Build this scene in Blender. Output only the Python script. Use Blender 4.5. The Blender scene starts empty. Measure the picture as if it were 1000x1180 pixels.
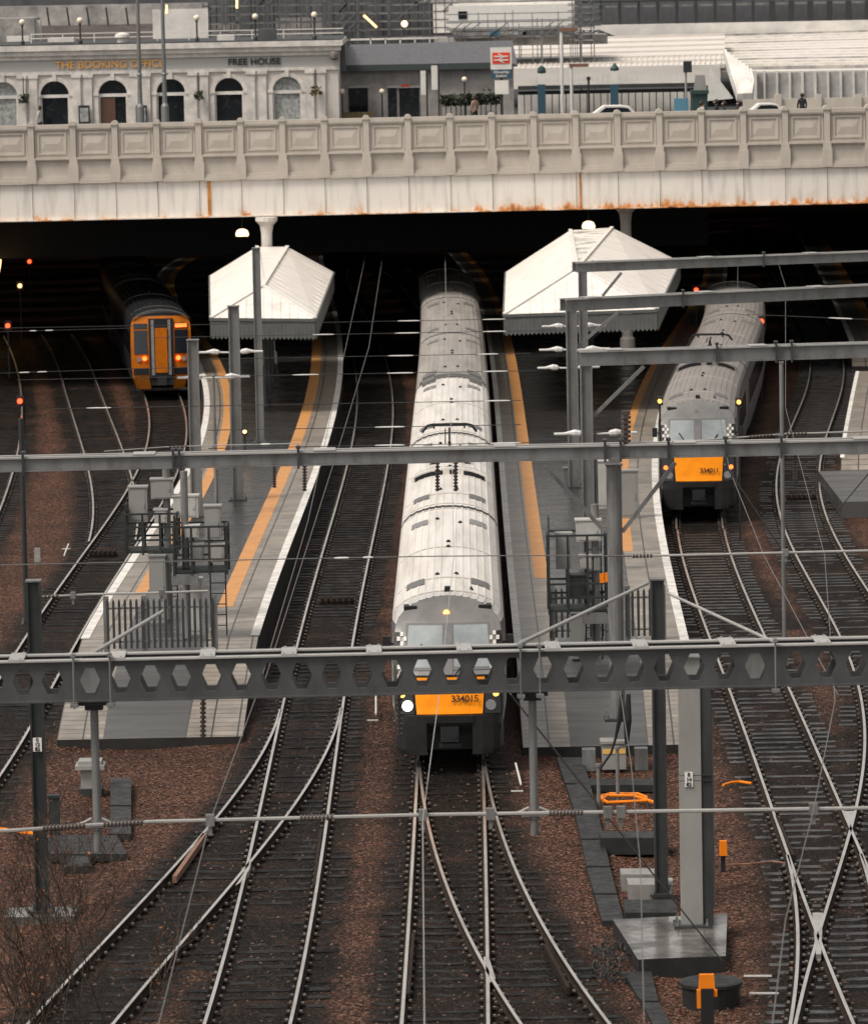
import bpy, bmesh, math, random
import numpy as np
from mathutils import Vector, Matrix
random.seed(7)
rng = np.random.default_rng(5)
S = bpy.context.scene
COL = S.collection
R = math.radians
# ---------------------------------------------------------------- camera, sky, sun, exposure
CAM = np.array([0.0, 0.0, 18.2]); F = 5700.0; TH = R(6.31); RO = R(1.1)
cd = bpy.data.cameras.new('camera'); cam = bpy.data.objects.new('camera', cd); COL.objects.link(cam)
S.camera = cam
fw = np.array([0, math.cos(TH), -math.sin(TH)]); up0 = np.array([0, math.sin(TH), math.cos(TH)]); rt0 = np.array([1.0, 0, 0])
rt = rt0 * math.cos(RO) - up0 * math.sin(RO); up = rt0 * math.sin(RO) + up0 * math.cos(RO)
cam.matrix_world = Matrix(((rt[0], up[0], -fw[0], CAM[0]), (rt[1], up[1], -fw[1], CAM[1]), (rt[2], up[2], -fw[2], CAM[2]), (0, 0, 0, 1)))
cd.sensor_fit = 'HORIZONTAL'; cd.sensor_width = 36; cd.lens = F / 1000 * 36
cd.clip_start = 1; cd.clip_end = 5000
cd.dof.use_dof = True; cd.dof.focus_distance = 116; cd.dof.aperture_fstop = 4.0
w = bpy.data.worlds.new('World'); S.world = w; w.use_nodes = True
nt = w.node_tree; bg = nt.nodes['Background']
sky = nt.nodes.new('ShaderNodeTexSky'); sky.sky_type = 'NISHITA'; sky.sun_disc = False
SUN_EL, SUN_AZ = R(57), R(234)
sky.sun_elevation = SUN_EL; sky.sun_rotation = SUN_AZ; sky.dust_density = 3
hs = nt.nodes.new('ShaderNodeHueSaturation'); hs.inputs['Saturation'].default_value = 0.06
nt.links.new(sky.outputs[0], hs.inputs['Color']); wm = nt.nodes.new('ShaderNodeMix'); wm.data_type = 'RGBA'; wm.blend_type = 'MULTIPLY'; wm.inputs[0].default_value = 1; wm.inputs[7].default_value = (1, .975, .945, 1)
nt.links.new(hs.outputs[0], wm.inputs[6]); nt.links.new(wm.outputs[2], bg.inputs[0])
bg.inputs[1].default_value = 0.085
sd = bpy.data.lights.new('sun', 'SUN'); sd.energy = 1.5; sd.angle = R(18); sd.color = (1, 0.91, 0.82)
sun = bpy.data.objects.new('sun', sd); COL.objects.link(sun)
# direction to the sun: azimuth measured like the sky node (0 = +Y, clockwise)
sv = Vector((math.sin(SUN_AZ) * math.cos(SUN_EL), math.cos(SUN_AZ) * math.cos(SUN_EL), math.sin(SUN_EL)))
sun.rotation_euler = sv.to_track_quat('Z', 'Y').to_euler(); sun.location = (0, 60, 80)
S.view_settings.view_transform = 'Standard'; S.view_settings.look = 'None'
S.view_settings.exposure = 0.85; S.view_settings.gamma = 1.0

# ---------------------------------------------------------------- survey helpers: turn bearings into ground positions
def ray(px, py):
    v = fw + rt * ((px - 500) / F) + up * ((590 - py) / F)
    return v
def P(px, py, z=0.0):
    v = ray(px, py); t = (z - CAM[2]) / v[2]; p = CAM + v * t
    return (float(p[0]), float(p[1]), float(z))
def PD(px, py, D):
    v = ray(px, py); t = D / v[1]; p = CAM + v * t
    return (float(p[0]), float(D), float(p[2]))

# ---------------------------------------------------------------- materials
M = {}
def mat(name, col=(.5, .5, .5), rough=.6, metal=0.0, var=0.0, scale=8.0, col2=None, bump=0.0, bscale=40.0, emit=None, estr=0, stretch=None, spec=None, rvar=0.0, thr=(.35, .65), detail=6):
    m = bpy.data.materials.new(name); m.use_nodes = True; M[name] = m
    n = m.node_tree.nodes; l = m.node_tree.links; b = n['Principled BSDF']
    b.inputs['Base Color'].default_value = (*col, 1); b.inputs['Roughness'].default_value = rough; b.inputs['Metallic'].default_value = metal
    if spec is not None: b.inputs['Specular IOR Level'].default_value = spec
    if emit: b.inputs['Emission Color'].default_value = (*emit, 1); b.inputs['Emission Strength'].default_value = estr
    if col2 or var or bump or rvar:
        tc = n.new('ShaderNodeTexCoord'); mp = n.new('ShaderNodeMapping'); l.new(tc.outputs['Object'], mp.inputs[0])
        if stretch: mp.inputs['Scale'].default_value = stretch
        if col2 is None: col2 = tuple(c * (1 - var) for c in col)
        tx = n.new('ShaderNodeTexNoise'); tx.inputs['Scale'].default_value = scale; tx.inputs['Detail'].default_value = detail; tx.inputs['Roughness'].default_value = .65
        l.new(mp.outputs[0], tx.inputs['Vector'])
        mr = n.new('ShaderNodeMapRange'); mr.inputs[1].default_value = thr[0]; mr.inputs[2].default_value = thr[1]
        l.new(tx.outputs['Fac'], mr.inputs[0])
        mx = n.new('ShaderNodeMix'); mx.data_type = 'RGBA'; l.new(mr.outputs[0], mx.inputs[0])
        mx.inputs[6].default_value = (*col, 1); mx.inputs[7].default_value = (*col2, 1); l.new(mx.outputs[2], b.inputs['Base Color'])
        if rvar:
            r2 = n.new('ShaderNodeMapRange'); l.new(tx.outputs['Fac'], r2.inputs[0]); r2.inputs[1].default_value = .3; r2.inputs[2].default_value = .7
            r2.inputs[3].default_value = max(0.04, rough - rvar); r2.inputs[4].default_value = rough + rvar; l.new(r2.outputs[0], b.inputs['Roughness'])
        if bump:
            t2 = n.new('ShaderNodeTexNoise'); t2.inputs['Scale'].default_value = bscale; t2.inputs['Detail'].default_value = 4; l.new(mp.outputs[0], t2.inputs['Vector'])
            bp = n.new('ShaderNodeBump'); bp.inputs['Strength'].default_value = bump; bp.inputs['Distance'].default_value = .02; l.new(t2.outputs['Fac'], bp.inputs['Height']); l.new(bp.outputs[0], b.inputs['Normal'])
    return m
mat('rail_side', (.035, .022, .016), .75, 0, spec=.1, col2=(.02, .016, .014), scale=3)
mat('rail_head', (.97, .93, .87), .34, 1.0, col2=(.6, .5, .40), scale=.9, thr=(.45, .8))
mat('clip', (.34, .32, .29), .35, .4, col2=(.03, .028, .025), scale=1.3)  # wet glint on the clips is put into this bright colour
mat('timber', (.018, .0165, .015), .55, 0, col2=(.006, .0055, .005), scale=2.2, spec=.12, bump=.5, bscale=30, rvar=.25)
mat('timber_wet', (.062, .061, .059), .38, 0, col2=(.008, .008, .008), scale=2.2, spec=.35, bump=.5, bscale=30, rvar=.2)
mat('trunking', (.030, .031, .031), .5, 0, spec=.25, col2=(.017, .0175, .0175), scale=4, bump=.3, bscale=60, rvar=.15)
mat('galv', (.20, .203, .20), .5, .25, col2=(.085, .075, .065), scale=2.6, thr=(.45, .8), stretch=(1, 1, .35), bump=.08, bscale=60)
mat('beam_grey', (.085, .088, .088), .5, .2, col2=(.055, .057, .058), scale=2.5, stretch=(1, 1, .6))
mat('galv_dark', (.055, .058, .059), .5, .2, col2=(.030, .032, .034), scale=2.5, stretch=(1, 1, .4))
mat('galv_light', (.33, .325, .30), .5, .15, col2=(.26, .255, .24), scale=1.6, stretch=(1, 1, .4))
mat('flange_light', (.42, .41, .385), .45, .2, col2=(.34, .335, .32), scale=1.2)
mat('mast_dark', (.028, .034, .032), .55, .0, col2=(.014, .018, .017), scale=2)
mat('wire', (.20, .19, .18), .45, .6)
mat('wire_dark', (.05, .05, .05), .5, .4)
mat('insulator', (.62, .61, .58), .3)
mat('porcelain', (.07, .05, .045), .3)
mat('asphalt', (.050, .049, .047), .26, 0, col2=(.013, .013, .013), scale=.7, bump=.15, bscale=50, rvar=.2, stretch=(.6, 1.6, 1))
mat('ramp_top', (.085, .084, .082), .42, 0, col2=(.065, .064, .063), scale=.8, rvar=.12, bump=.08, bscale=30, stretch=(.5, 2.5, 1))
mat('white_line', (.72, .69, .64), .5, 0, col2=(.34, .33, .31), scale=2.5, thr=(.45, .75))
mat('yellow_line', (.58, .27, .085), .5, 0, col2=(.42, .20, .07), scale=1.8, thr=(.4, .75))
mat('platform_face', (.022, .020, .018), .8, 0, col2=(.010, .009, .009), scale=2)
mat('concrete', (.30, .29, .27), .35, 0, col2=(.15, .145, .135), scale=1.2, rvar=.2, bump=.1)
mat('concrete_wet', (.17, .16, .145), .16, 0, col2=(.05, .047, .043), scale=1.5, rvar=.15, thr=(.4, .6))
mat('orange_paint', (.9, .23, .0), .45, 0, var=.12, scale=5)
mat('yellow_paint', (.75, .45, .12), .5)
mat('cabinet', (.28, .275, .26), .45, 0, col2=(.25, .245, .235), scale=2)
mat('cabinet_white', (.48, .47, .44), .45, 0, var=.2, scale=2)
mat('black', (.012, .013, .014), .5)
mat('black_gloss', (.012, .013, .015), .15)
mat('white_paint', (.72, .70, .66), .5, 0, var=.1, scale=3)

def pavers():
    m = bpy.data.materials.new('pavers'); m.use_nodes = True; M['pavers'] = m
    n = m.node_tree.nodes; l = m.node_tree.links; b = n['Principled BSDF']
    tc = n.new('ShaderNodeUVMap'); br = n.new('ShaderNodeTexBrick'); l.new(tc.outputs[0], br.inputs[0])
    br.offset = 0; br.inputs['Scale'].default_value = 1; br.inputs['Brick Width'].default_value = .62; br.inputs['Row Height'].default_value = .45; br.inputs['Mortar Size'].default_value = .022
    br.inputs['Color1'].default_value = (.33, .285, .235, 1); br.inputs['Color2'].default_value = (.25, .215, .178, 1); br.inputs['Mortar'].default_value = (.04, .037, .033, 1)
    no = n.new('ShaderNodeTexNoise'); no.inputs['Scale'].default_value = 1.4; l.new(tc.outputs[0], no.inputs[0]); no.inputs['Detail'].default_value = 5
    mx = n.new('ShaderNodeMix'); mx.data_type = 'RGBA'; mx.blend_type = 'MULTIPLY'; mx.inputs[0].default_value = .7
    cr = n.new('ShaderNodeMapRange'); cr.inputs[1].default_value = .3; cr.inputs[2].default_value = .7; cr.inputs[3].default_value = .45; cr.inputs[4].default_value = 1.1
    l.new(no.outputs[0], cr.inputs[0]); l.new(br.outputs[0], mx.inputs[6]); l.new(cr.outputs[0], mx.inputs[7]); l.new(mx.outputs[2], b.inputs[0]); b.inputs['Roughness'].default_value = .38
pavers()
def ballast():
    m = bpy.data.materials.new('ballast'); m.use_nodes = True; M['ballast'] = m
    n = m.node_tree.nodes; l = m.node_tree.links; b = n['Principled BSDF']
    tc = n.new('ShaderNodeTexCoord')
    vo = n.new('ShaderNodeTexVoronoi'); vo.inputs['Scale'].default_value = 19; l.new(tc.outputs['Object'], vo.inputs[0])
    no = n.new('ShaderNodeTexNoise'); no.inputs['Scale'].default_value = .35; no.inputs['Detail'].default_value = 8; no.inputs['Roughness'].default_value = .7; l.new(tc.outputs['Object'], no.inputs[0])
    sep = n.new('ShaderNodeSeparateColor'); l.new(vo.outputs['Color'], sep.inputs[0])
    # stone colour: per-cell value
    cr = n.new('ShaderNodeValToRGB'); l.new(sep.outputs[0], cr.inputs[0])
    e = cr.color_ramp.elements; e[0].position = 0; e[0].color = (.014, .007, .005, 1); e[1].position = 1; e[1].color = (.27, .15, .105, 1)
    k = e.new(.45); k.color = (.055, .029, .020, 1); k = e.new(.85); k.color = (.142, .066, .042, 1)
    at = n.new('ShaderNodeAttribute'); at.attribute_name = 'grime'
    ad = n.new('ShaderNodeMath'); ad.operation = 'ADD'; l.new(at.outputs['Fac'], ad.inputs[0])
    mr = n.new('ShaderNodeMapRange'); l.new(no.outputs[0], mr.inputs[0]); mr.inputs[1].default_value = .3; mr.inputs[2].default_value = .7; mr.inputs[3].default_value = -.42; mr.inputs[4].default_value = .5
    l.new(mr.outputs[0], ad.inputs[1]); ad.use_clamp = True
    dk = n.new('ShaderNodeValToRGB'); l.new(sep.outputs[1], dk.inputs[0]); e = dk.color_ramp.elements
    e[0].color = (.004, .0035, .003, 1); e[1].color = (.042, .031, .025, 1); k = e.new(.7); k.color = (.014, .011, .009, 1)
    mx = n.new('ShaderNodeMix'); mx.data_type = 'RGBA'; l.new(ad.outputs[0], mx.inputs[0]); l.new(cr.outputs[0], mx.inputs[6]); l.new(dk.outputs[0], mx.inputs[7]); l.new(mx.outputs[2], b.inputs[0])
    b.inputs['Roughness'].default_value = .6; b.inputs['Specular IOR Level'].default_value = .06
    bp = n.new('ShaderNodeBump'); bp.inputs['Strength'].default_value = 1; bp.inputs['Distance'].default_value = .05; bp.invert = True
    l.new(vo.outputs['Distance'], bp.inputs['Height']); l.new(bp.outputs[0], b.inputs['Normal'])
ballast()

# ---------------------------------------------------------------- mesh and object helpers
WL = {}
class MB:
    def __init__(s): s.v = []; s.f = []; s.m = []; s.uv = {}
    def face(s, idx, mi=0): s.f.append(tuple(idx)); s.m.append(mi)
    def pts(s, ps):
        n = len(s.v); s.v.extend([tuple(map(float, p)) for p in ps]); return list(range(n, n + len(ps)))
    def poly(s, ps, mi=0): s.face(s.pts(ps), mi)
    def box(s, c, d, rz=0, mi=0, rx=0, taper=1.0):
        hx, hy, hz = d[0] / 2, d[1] / 2, d[2] / 2
        mt = Matrix.Rotation(rz, 3, 'Z') @ Matrix.Rotation(rx, 3, 'X')
        ps = []
        for z in (-hz, hz):
            t = taper if z > 0 else 1
            for x, y in ((-hx, -hy), (hx, -hy), (hx, hy), (-hx, hy)):
                q = mt @ Vector((x * t, y * t, z)); ps.append((c[0] + q.x, c[1] + q.y, c[2] + q.z))
        i = s.pts(ps)
        for f in ((0, 3, 2, 1), (4, 5, 6, 7), (0, 1, 5, 4), (1, 2, 6, 5), (2, 3, 7, 6), (3, 0, 4, 7)): s.face([i[k] for k in f], mi)
        return s
    def bb(s, x0, x1, y0, y1, z0, z1, mi=0): return s.box(((x0 + x1) / 2, (y0 + y1) / 2, (z0 + z1) / 2), (x1 - x0, y1 - y0, z1 - z0), mi=mi)
    def tube(s, path, r, n=6, mi=0, cap=True):
        path = [Vector(p) for p in path]; rs = r if isinstance(r, (list, tuple)) else [r] * len(path); rings = []
        for i, p in enumerate(path):
            d = (path[min(i + 1, len(path) - 1)] - path[max(i - 1, 0)]).normalized()
            a = d.cross(Vector((0, 0, 1)))
            if a.length < 1e-3: a = d.cross(Vector((0, 1, 0)))
            a.normalize(); b = a.cross(d)
            rings.append(s.pts([p + (a * math.cos(t) + b * math.sin(t)) * rs[i] for t in [2 * math.pi * k / n + math.pi / n for k in range(n)]]))
        for i in range(len(rings) - 1):
            A, B = rings[i], rings[i + 1]
            for k in range(n): s.face((A[k], A[(k + 1) % n], B[(k + 1) % n], B[k]), mi)
        if cap: s.face(rings[0][::-1], mi); s.face(rings[-1], mi)
        return s
    def bar(s, a, b, wd, ht, mi=0):
        a, b = Vector(a), Vector(b); d = (b - a).normalized(); sd = d.cross(Vector((0, 0, 1)))
        if sd.length < 1e-3: sd = Vector((1, 0, 0))
        sd.normalize(); u = sd.cross(d); ps = []
        for p in (a, b):
            for x, y in ((-1, -1), (1, -1), (1, 1), (-1, 1)): ps.append(p + sd * x * wd / 2 + u * y * ht / 2)
        i = s.pts(ps)
        for f in ((0, 3, 2, 1), (4, 5, 6, 7), (0, 1, 5, 4), (1, 2, 6, 5), (2, 3, 7, 6), (3, 0, 4, 7)): s.face([i[k] for k in f], mi)
        return s
    def lathe(s, c, prof, n=12, mi=0):
        rings = [s.pts([(c[0] + r * math.cos(2 * math.pi * k / n), c[1] + r * math.sin(2 * math.pi * k / n), c[2] + z) for k in range(n)]) for r, z in prof]
        for A, B in zip(rings, rings[1:]):
            for k in range(n): s.face((A[k], A[(k + 1) % n], B[(k + 1) % n], B[k]), mi)
        s.face(rings[0][::-1], mi); s.face(rings[-1], mi)
        return s
    def ball(s, c, r, n=10, mi=0, sz=1): return s.lathe(c, [(max(r * math.sin(math.pi * k / 6), .001), -r * sz * math.cos(math.pi * k / 6)) for k in range(7)], n, mi)
    def prism(s, poly, y0, y1, mi=0, plane='xz'):
        f = (lambda a, b, t: (a, t, b)) if plane == 'xz' else (lambda a, b, t: (t, a, b)) if plane == 'yz' else (lambda a, b, t: (a, b, t))
        A = s.pts([f(a, b, y0) for a, b in poly]); B = s.pts([f(a, b, y1) for a, b in poly]); n = len(poly)
        s.face(A, mi); s.face(B[::-1], mi)
        for k in range(n): s.face((A[k], B[k], B[(k + 1) % n], A[(k + 1) % n]), mi)
        return s
    def build(s, name, mats, parent=None, origin=None, smooth=False):
        if isinstance(mats, str): mats = [mats]
        if parent is not None: o0 = WL[parent.name]
        elif origin is not None: o0 = Vector(origin)
        else:
            a = np.array(s.v); o0 = Vector(((a[:, 0].min() + a[:, 0].max()) / 2, (a[:, 1].min() + a[:, 1].max()) / 2, a[:, 2].min()))
        me = bpy.data.meshes.new(name)
        me.from_pydata([(x - o0.x, y - o0.y, z - o0.z) for x, y, z in s.v], [], s.f)
        for mm in mats: me.materials.append(M[mm])
        me.polygons.foreach_set('material_index', s.m)
        if s.uv:
            ul = me.uv_layers.new(name='UVMap')
            for p in me.polygons:
                for li, vi in zip(p.loop_indices, p.vertices): ul.data[li].uv = s.uv.get(vi, (0, 0))
        me.validate(); me.update()
        if smooth: me.polygons.foreach_set('use_smooth', [True] * len(me.polygons))
        o = bpy.data.objects.new(name, me); COL.objects.link(o)
        if parent is not None: o.parent = parent
        else: o.location = o0
        WL[o.name] = o0.copy()
        if smooth == 2:
            pass
        return o
def tag(o, label, cat, group=None):
    o['label'] = label; o['category'] = cat
    if group: o['group'] = group
    return o
def struct(o): o['kind'] = 'structure'; return o
def empty(name, loc, label=None, cat=None, group=None):
    o = bpy.data.objects.new(name, None); COL.objects.link(o); o.location = loc; o.empty_display_size = .2; WL[o.name] = Vector(loc)
    if label: tag(o, label, cat, group)
    return o
def copy_tree(o, parent=None, kids=None):
    if kids is None:
        kids = {}
        for q in bpy.data.objects:
            if q.parent: kids.setdefault(q.parent.name, []).append(q)
    c = o.copy(); COL.objects.link(c)
    if parent is not None: c.parent = parent
    for ch in kids.get(o.name, []): copy_tree(ch, c, kids)
    return c
def text_mesh(name, s, size, mname, parent, origin, rot, extrude=.01, align='CENTER', bold=0.0):
    cu = bpy.data.curves.new('lettering', 'FONT'); cu.body = s; cu.size = size; cu.extrude = extrude; cu.align_x = align; cu.align_y = 'CENTER'; cu.offset = bold
    to = bpy.data.objects.new('tmp_text', cu); COL.objects.link(to); bpy.context.view_layer.update()
    me = bpy.data.meshes.new_from_object(to.evaluated_get(bpy.context.evaluated_depsgraph_get()))
    bpy.data.objects.remove(to); me.materials.clear(); me.materials.append(M[mname])
    me.transform(Matrix.Translation(Vector(origin) - (WL[parent.name] if parent else Vector((0, 0, 0)))) @ rot.to_4x4())
    o = bpy.data.objects.new(name, me); COL.objects.link(o); WL[o.name] = WL[parent.name] if parent else Vector((0, 0, 0))
    if parent: o.parent = parent
    return o
RX90 = Matrix.Rotation(R(90), 3, 'X')
# ---------------------------------------------------------------- tracks: centre lines fitted to surveyed rail points
HG = .7475
class Track:
    def __init__(s, pts, deg, y0, y1, z=0):
        Ys, Xs, sd = [], [], []
        for q in pts:
            k, px, py = q[:3]; p = P(px, py, q[3] if len(q) > 3 else z); Ys.append(p[1]); Xs.append(p[0]); sd.append({'L': HG, 'R': -HG, 'C': 0}[k])
        s.m = (y0 + y1) / 2; s.h = (y1 - y0) / 2
        Ys = np.array(Ys); Xs = np.array(Xs); sd = np.array(sd); c = None
        sl = np.zeros(len(Ys))
        for it in range(3):
            c = np.polyfit((Ys - s.m) / s.h, Xs + sd * np.sqrt(1 + sl ** 2), deg)
            s.c = c; sl = s.dx(Ys)
        s.res = [round(float(r), 2) for r in (Xs + sd * np.sqrt(1 + sl ** 2) - s.x(Ys))]
        s.y0, s.y1 = y0, y1
    def x(s, Y): return np.polyval(s.c, (np.asarray(Y, float) - s.m) / s.h)
    def dx(s, Y): return np.polyval(np.polyder(s.c), (np.asarray(Y, float) - s.m) / s.h) / s.h
    def at(s, Y, off=0, z=0):
        d = float(s.dx(Y)); n = math.hypot(1, d); return Vector((float(s.x(Y)) + off / n, Y - off * d / n, z))
    def ang(s, Y): return -math.atan(float(s.dx(Y)))
T = {}
T['A'] = Track([('L', 237, 1180), ('L', 255, 1105), ('L', 283, 998), ('L', 296, 940), ('L', 310, 870), ('L', 347, 740), ('L', 370, 640), ('L', 395, 540), ('R', 337, 1180), ('R', 367, 1000), ('R', 378, 940), ('R', 386, 880), ('R', 397, 800), ('R', 412, 740), ('R', 442, 540), ('R', 456, 451), ('R', 446, 410), ('R', 429, 380), ('R', 412, 356), ('R', 403, 320), ('C', 400, 290)], 6, 80, 320)
T['A2'] = Track([('R', 375, 870), ('R', 345, 925), ('R', 325, 945), ('R', 290, 985), ('R', 262, 1030), ('R', 225, 1070), ('R', 170, 1132), ('R', 127, 1180), ('L', 322, 820), ('L', 305, 860), ('L', 280, 905), ('L', 240, 950), ('L', 200, 997), ('L', 150, 1052), ('L', 105, 1103), ('L', 36, 1178)], 3, 80, 122)
T['B'] = Track([('L', 463, 1180), ('L', 468, 1090), ('L', 474, 1000), ('L', 477, 940), ('L', 480, 895), ('R', 563, 1180), ('R', 562, 1090), ('R', 560, 1000), ('R', 558, 900), ('C', 522, 700), ('C', 522, 560), ('C', 522, 460), ('C', 519, 420), ('C', 512, 390)], 4, 80, 320)
T['B2'] = Track([('R', 561, 895), ('R', 570, 940), ('R', 592, 990), ('R', 600, 1012), ('R', 625, 1070), ('R', 655, 1120), ('R', 680, 1150), ('R', 703, 1180), ('L', 486, 905), ('L', 492, 940), ('L', 507, 1005), ('L', 520, 1040), ('L', 540, 1075), ('L', 562, 1112), ('L', 575, 1140), ('L', 597, 1178)], 3, 80, 113)
T['C'] = Track([('L', 780, 603), ('L', 788, 650), ('L', 802, 690), ('L', 818, 735), ('L', 838, 793), ('L', 860, 850), ('L', 890, 930), ('L', 911, 1000), ('L', 944, 1075), ('L', 983, 1180), ('R', 833, 600), ('R', 845, 650), ('R', 862, 690), ('R', 883, 735), ('R', 907, 790), ('R', 935, 855), ('R', 960, 900), ('R', 980, 950), ('R', 1000, 1010)], 4, 80, 160)
T['E'] = Track([('L', 905, 980), ('L', 911, 1000), ('L', 918, 1040), ('L', 918, 1090), ('L', 917, 1130), ('L', 911, 1180)], 2, 80, 101)
T['D'] = Track([('L', 917, 1178), ('L', 930, 1120), ('L', 947, 1070), ('L', 966, 1000), ('L', 980, 950), ('L', 990, 905), ('L', 998, 862), ('L', 998, 830), ('L', 992, 795), ('L', 983, 768), ('L', 966, 735), ('L', 942, 691), ('L', 922, 653), ('L', 908, 616), ('L', 898, 578), ('L', 894, 548), ('L', 904, 495), ('L', 925, 464), ('L', 933, 439), ('L', 933, 414), ('L', 928, 397), ('L', 904, 344), ('L', 887, 309), ('L', 859, 254), ('R', 990, 667), ('R', 973, 636), ('R', 959, 606), ('R', 949, 572), ('R', 944, 545), ('R', 948, 505), ('R', 962, 475), ('R', 973, 449), ('R', 972, 414), ('R', 965, 397), ('R', 937, 344), ('R', 917, 309), ('R', 885, 252)], 10, 80, 340)
T['F'] = Track([('L', -60, 880), ('L', 20, 749), ('L', 48, 711), ('L', 92, 640), ('L', 139, 572), ('L', 160, 540), ('L', 172, 505), ('R', 0, 890), ('R', 34, 834), ('R', 82, 749), ('R', 119, 687), ('R', 148, 643), ('R', 185, 585), ('C', 191, 466), ('C', 186, 368, 3.5), ('C', 178, 350, 3.6), ('C', 160, 322, 3.6), ('C', 146, 300, 3.6)], 6, 100, 300)
T['G'] = Track([('L', 85, 480), ('L', 99, 524), ('L', 108, 555), ('L', 108, 595), ('L', 99, 633), ('R', 126, 480), ('R', 139, 517), ('R', 150, 560), ('C', 95, 450), ('C', 60, 380)], 4, 150, 260)
T['H'] = Track([('R', 25, 480), ('R', 20, 524), ('R', 0, 585), ('R', -30, 650)], 2, 130, 260)
for k, t in T.items(): print('TRACK', k, t.res)
# train path on the curved platform road (C beyond the front of the unit)
T['C2'] = Track([('C', 814, 640), ('C', 805, 602), ('C', 805, 467, 3.6), ('C', 806, 450, 3.7), ('C', 812, 420, 3.7), ('C', 826, 395, 3.7), ('C', 837, 378, 3.7), ('C', 845, 345, 3.7), ('C', 845, 325, 3.7)], 4, 145, 250)
SP = .7
TR_INFO = {
 'A': ('straight running line with bright rails between the central island platform and silver train road', 'A'),
 'A2': ('curved turnout leg sweeping off towards the bare shrubs', 'A2'),
 'B': ('straight line under the silver train with its lit headlamp', 'B'),
 'B2': ('turnout leg curving away from in front of the silver train towards the concrete plinth', 'B2'),
 'C': ('line running from the checker-fronted train down into the diamond crossing', 'C'),
 'C2': ('track hidden beneath the checker-fronted train and curving behind it under the bridge', 'C2'),
 'E': ('short turnout leg on the near side of the diamond crossing', 'E'),
 'D': ('S-curved line with no train beside the short pale platform, crossing at the diamond', 'D'),
 'F': ('line carrying the orange-fronted train, running past the cabinets on the platform', 'F'),
 'G': ('curved rusty siding on the brown ballast joining the orange-fronted train line', 'G'),
 'H': ('outermost dark line beyond the brown ballast and rusty siding', 'H')}
smesh = {}
def sleeper_mesh(L, mname):
    k = (round(L, 1), mname)
    if k not in smesh:
        b = MB(); b.box((0, 0, -.235), (k[0], .26, .13)); me = bpy.data.meshes.new('sleeper')
        me.from_pydata(b.v, [], b.f); me.materials.append(M[mname]); smesh[k] = me
    return smesh[k]
def rail_profile():
    return [(-.031, 0), (.031, 0), (.036, -.035), (.01, -.05), (.01, -.13), (.07, -.145), (.07, -.158), (-.07, -.158), (-.07, -.145), (-.01, -.13), (-.01, -.05), (-.036, -.035)]
def make_rail(b, t, off, ya, yb, step=1.0):
    pr = rail_profile(); n = len(pr); rings = []
    ys = np.linspace(ya, yb, max(2, int((yb - ya) / step)))
    for Y in ys:
        o = t.at(Y, off); d = float(t.dx(Y)); nn = math.hypot(1, d)
        rings.append(b.pts([(o.x + x / nn, o.y - x * d / nn, z) for x, z in pr]))
    for A, B in zip(rings, rings[1:]):
        for k in range(n): b.face((A[k], A[(k + 1) % n], B[(k + 1) % n], B[k]), 1 if k == 0 else 0)
    b.face(rings[0], 0); b.face(rings[-1][::-1], 0)
def make_track(key, ya, yb, companion=None, no_sleepers=None, mtim='timber', cat='railway track'):
    t = T[key]; mid = t.at(max(ya, 90)); root = empty('railway_track', (mid.x, mid.y, -.3), TR_INFO[key][0], cat, 'railway tracks in the station throat')
    pos = []; Y = ya + .2
    while Y < yb:
        pos.append(Y); Y += SP / math.hypot(1, float(t.dx(Y)))
    for off in (-HG, HG):
        b = MB(); make_rail(b, t, off, ya, yb)
        for Y in pos:
            if Y > 190: break
            for q in (-.11, .11):
                o = t.at(Y, off + q); a = t.ang(Y)
                b.box((o.x, o.y, -.155), (.11, .15, .03), a, 0); b.box((o.x, o.y, -.13), (.05, .07, .04), a, 2)
        b.build('rail', ['rail_side', 'rail_head', 'clip'], root)
    k = 0; rest = MB()
    for Y in pos:
        if no_sleepers and no_sleepers(Y): continue
        lo, hi = -1.3, 1.3
        if companion:
            for ck in companion:
                c = T[ck]
                if c.y0 - 10 <= Y <= c.y1:
                    dd = float(c.x(Y) - t.x(Y))
                    if abs(dd) < 2.7: lo = min(lo, dd - 1.25); hi = max(hi, dd + 1.25)
        L = hi - lo + random.uniform(-.08, .08); o = t.at(Y, (lo + hi) / 2); a = t.ang(Y)
        if k < 98:
            so = bpy.data.objects.new('sleeper', sleeper_mesh(L, mtim)); COL.objects.link(so); so.parent = root
            so.location = (o.x - mid.x, o.y - mid.y, .3 + random.uniform(-.024, .004)); so.rotation_euler = (random.uniform(-.02, .02), 0, a + random.uniform(-.008, .008))
        else: rest.box((o.x, o.y, -.235), (L, .26, .13), a)
        k += 1
    if rest.v:
        r = rest.build('sleeper', mtim, root); r['kind'] = 'stuff'
    return root
make_track('A', 71, 300, ['A2'])
make_track('A2', 71, 121, None, lambda Y: abs(float(T['A2'].x(Y) - T['A'].x(Y))) < 2.7)
make_track('B', 71, 300, ['B2'])
make_track('B2', 71, 112.5, None, lambda Y: abs(float(T['B2'].x(Y) - T['B'].x(Y))) < 2.7)
make_track('C', 71, 158, ['E', 'D'], None, 'timber_wet')
make_track('D', 71, 320, None, lambda Y: Y < 130 and abs(float(T['D'].x(Y) - T['C'].x(Y))) < 2.7, 'timber_wet')
make_track('E', 71, 99.6, None, lambda Y: True)
make_track('F', 108, 300)
make_track('C2', 158.2, 250)
make_track('G', 158, 250, None)
make_track('H', 140, 250, None)
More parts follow.
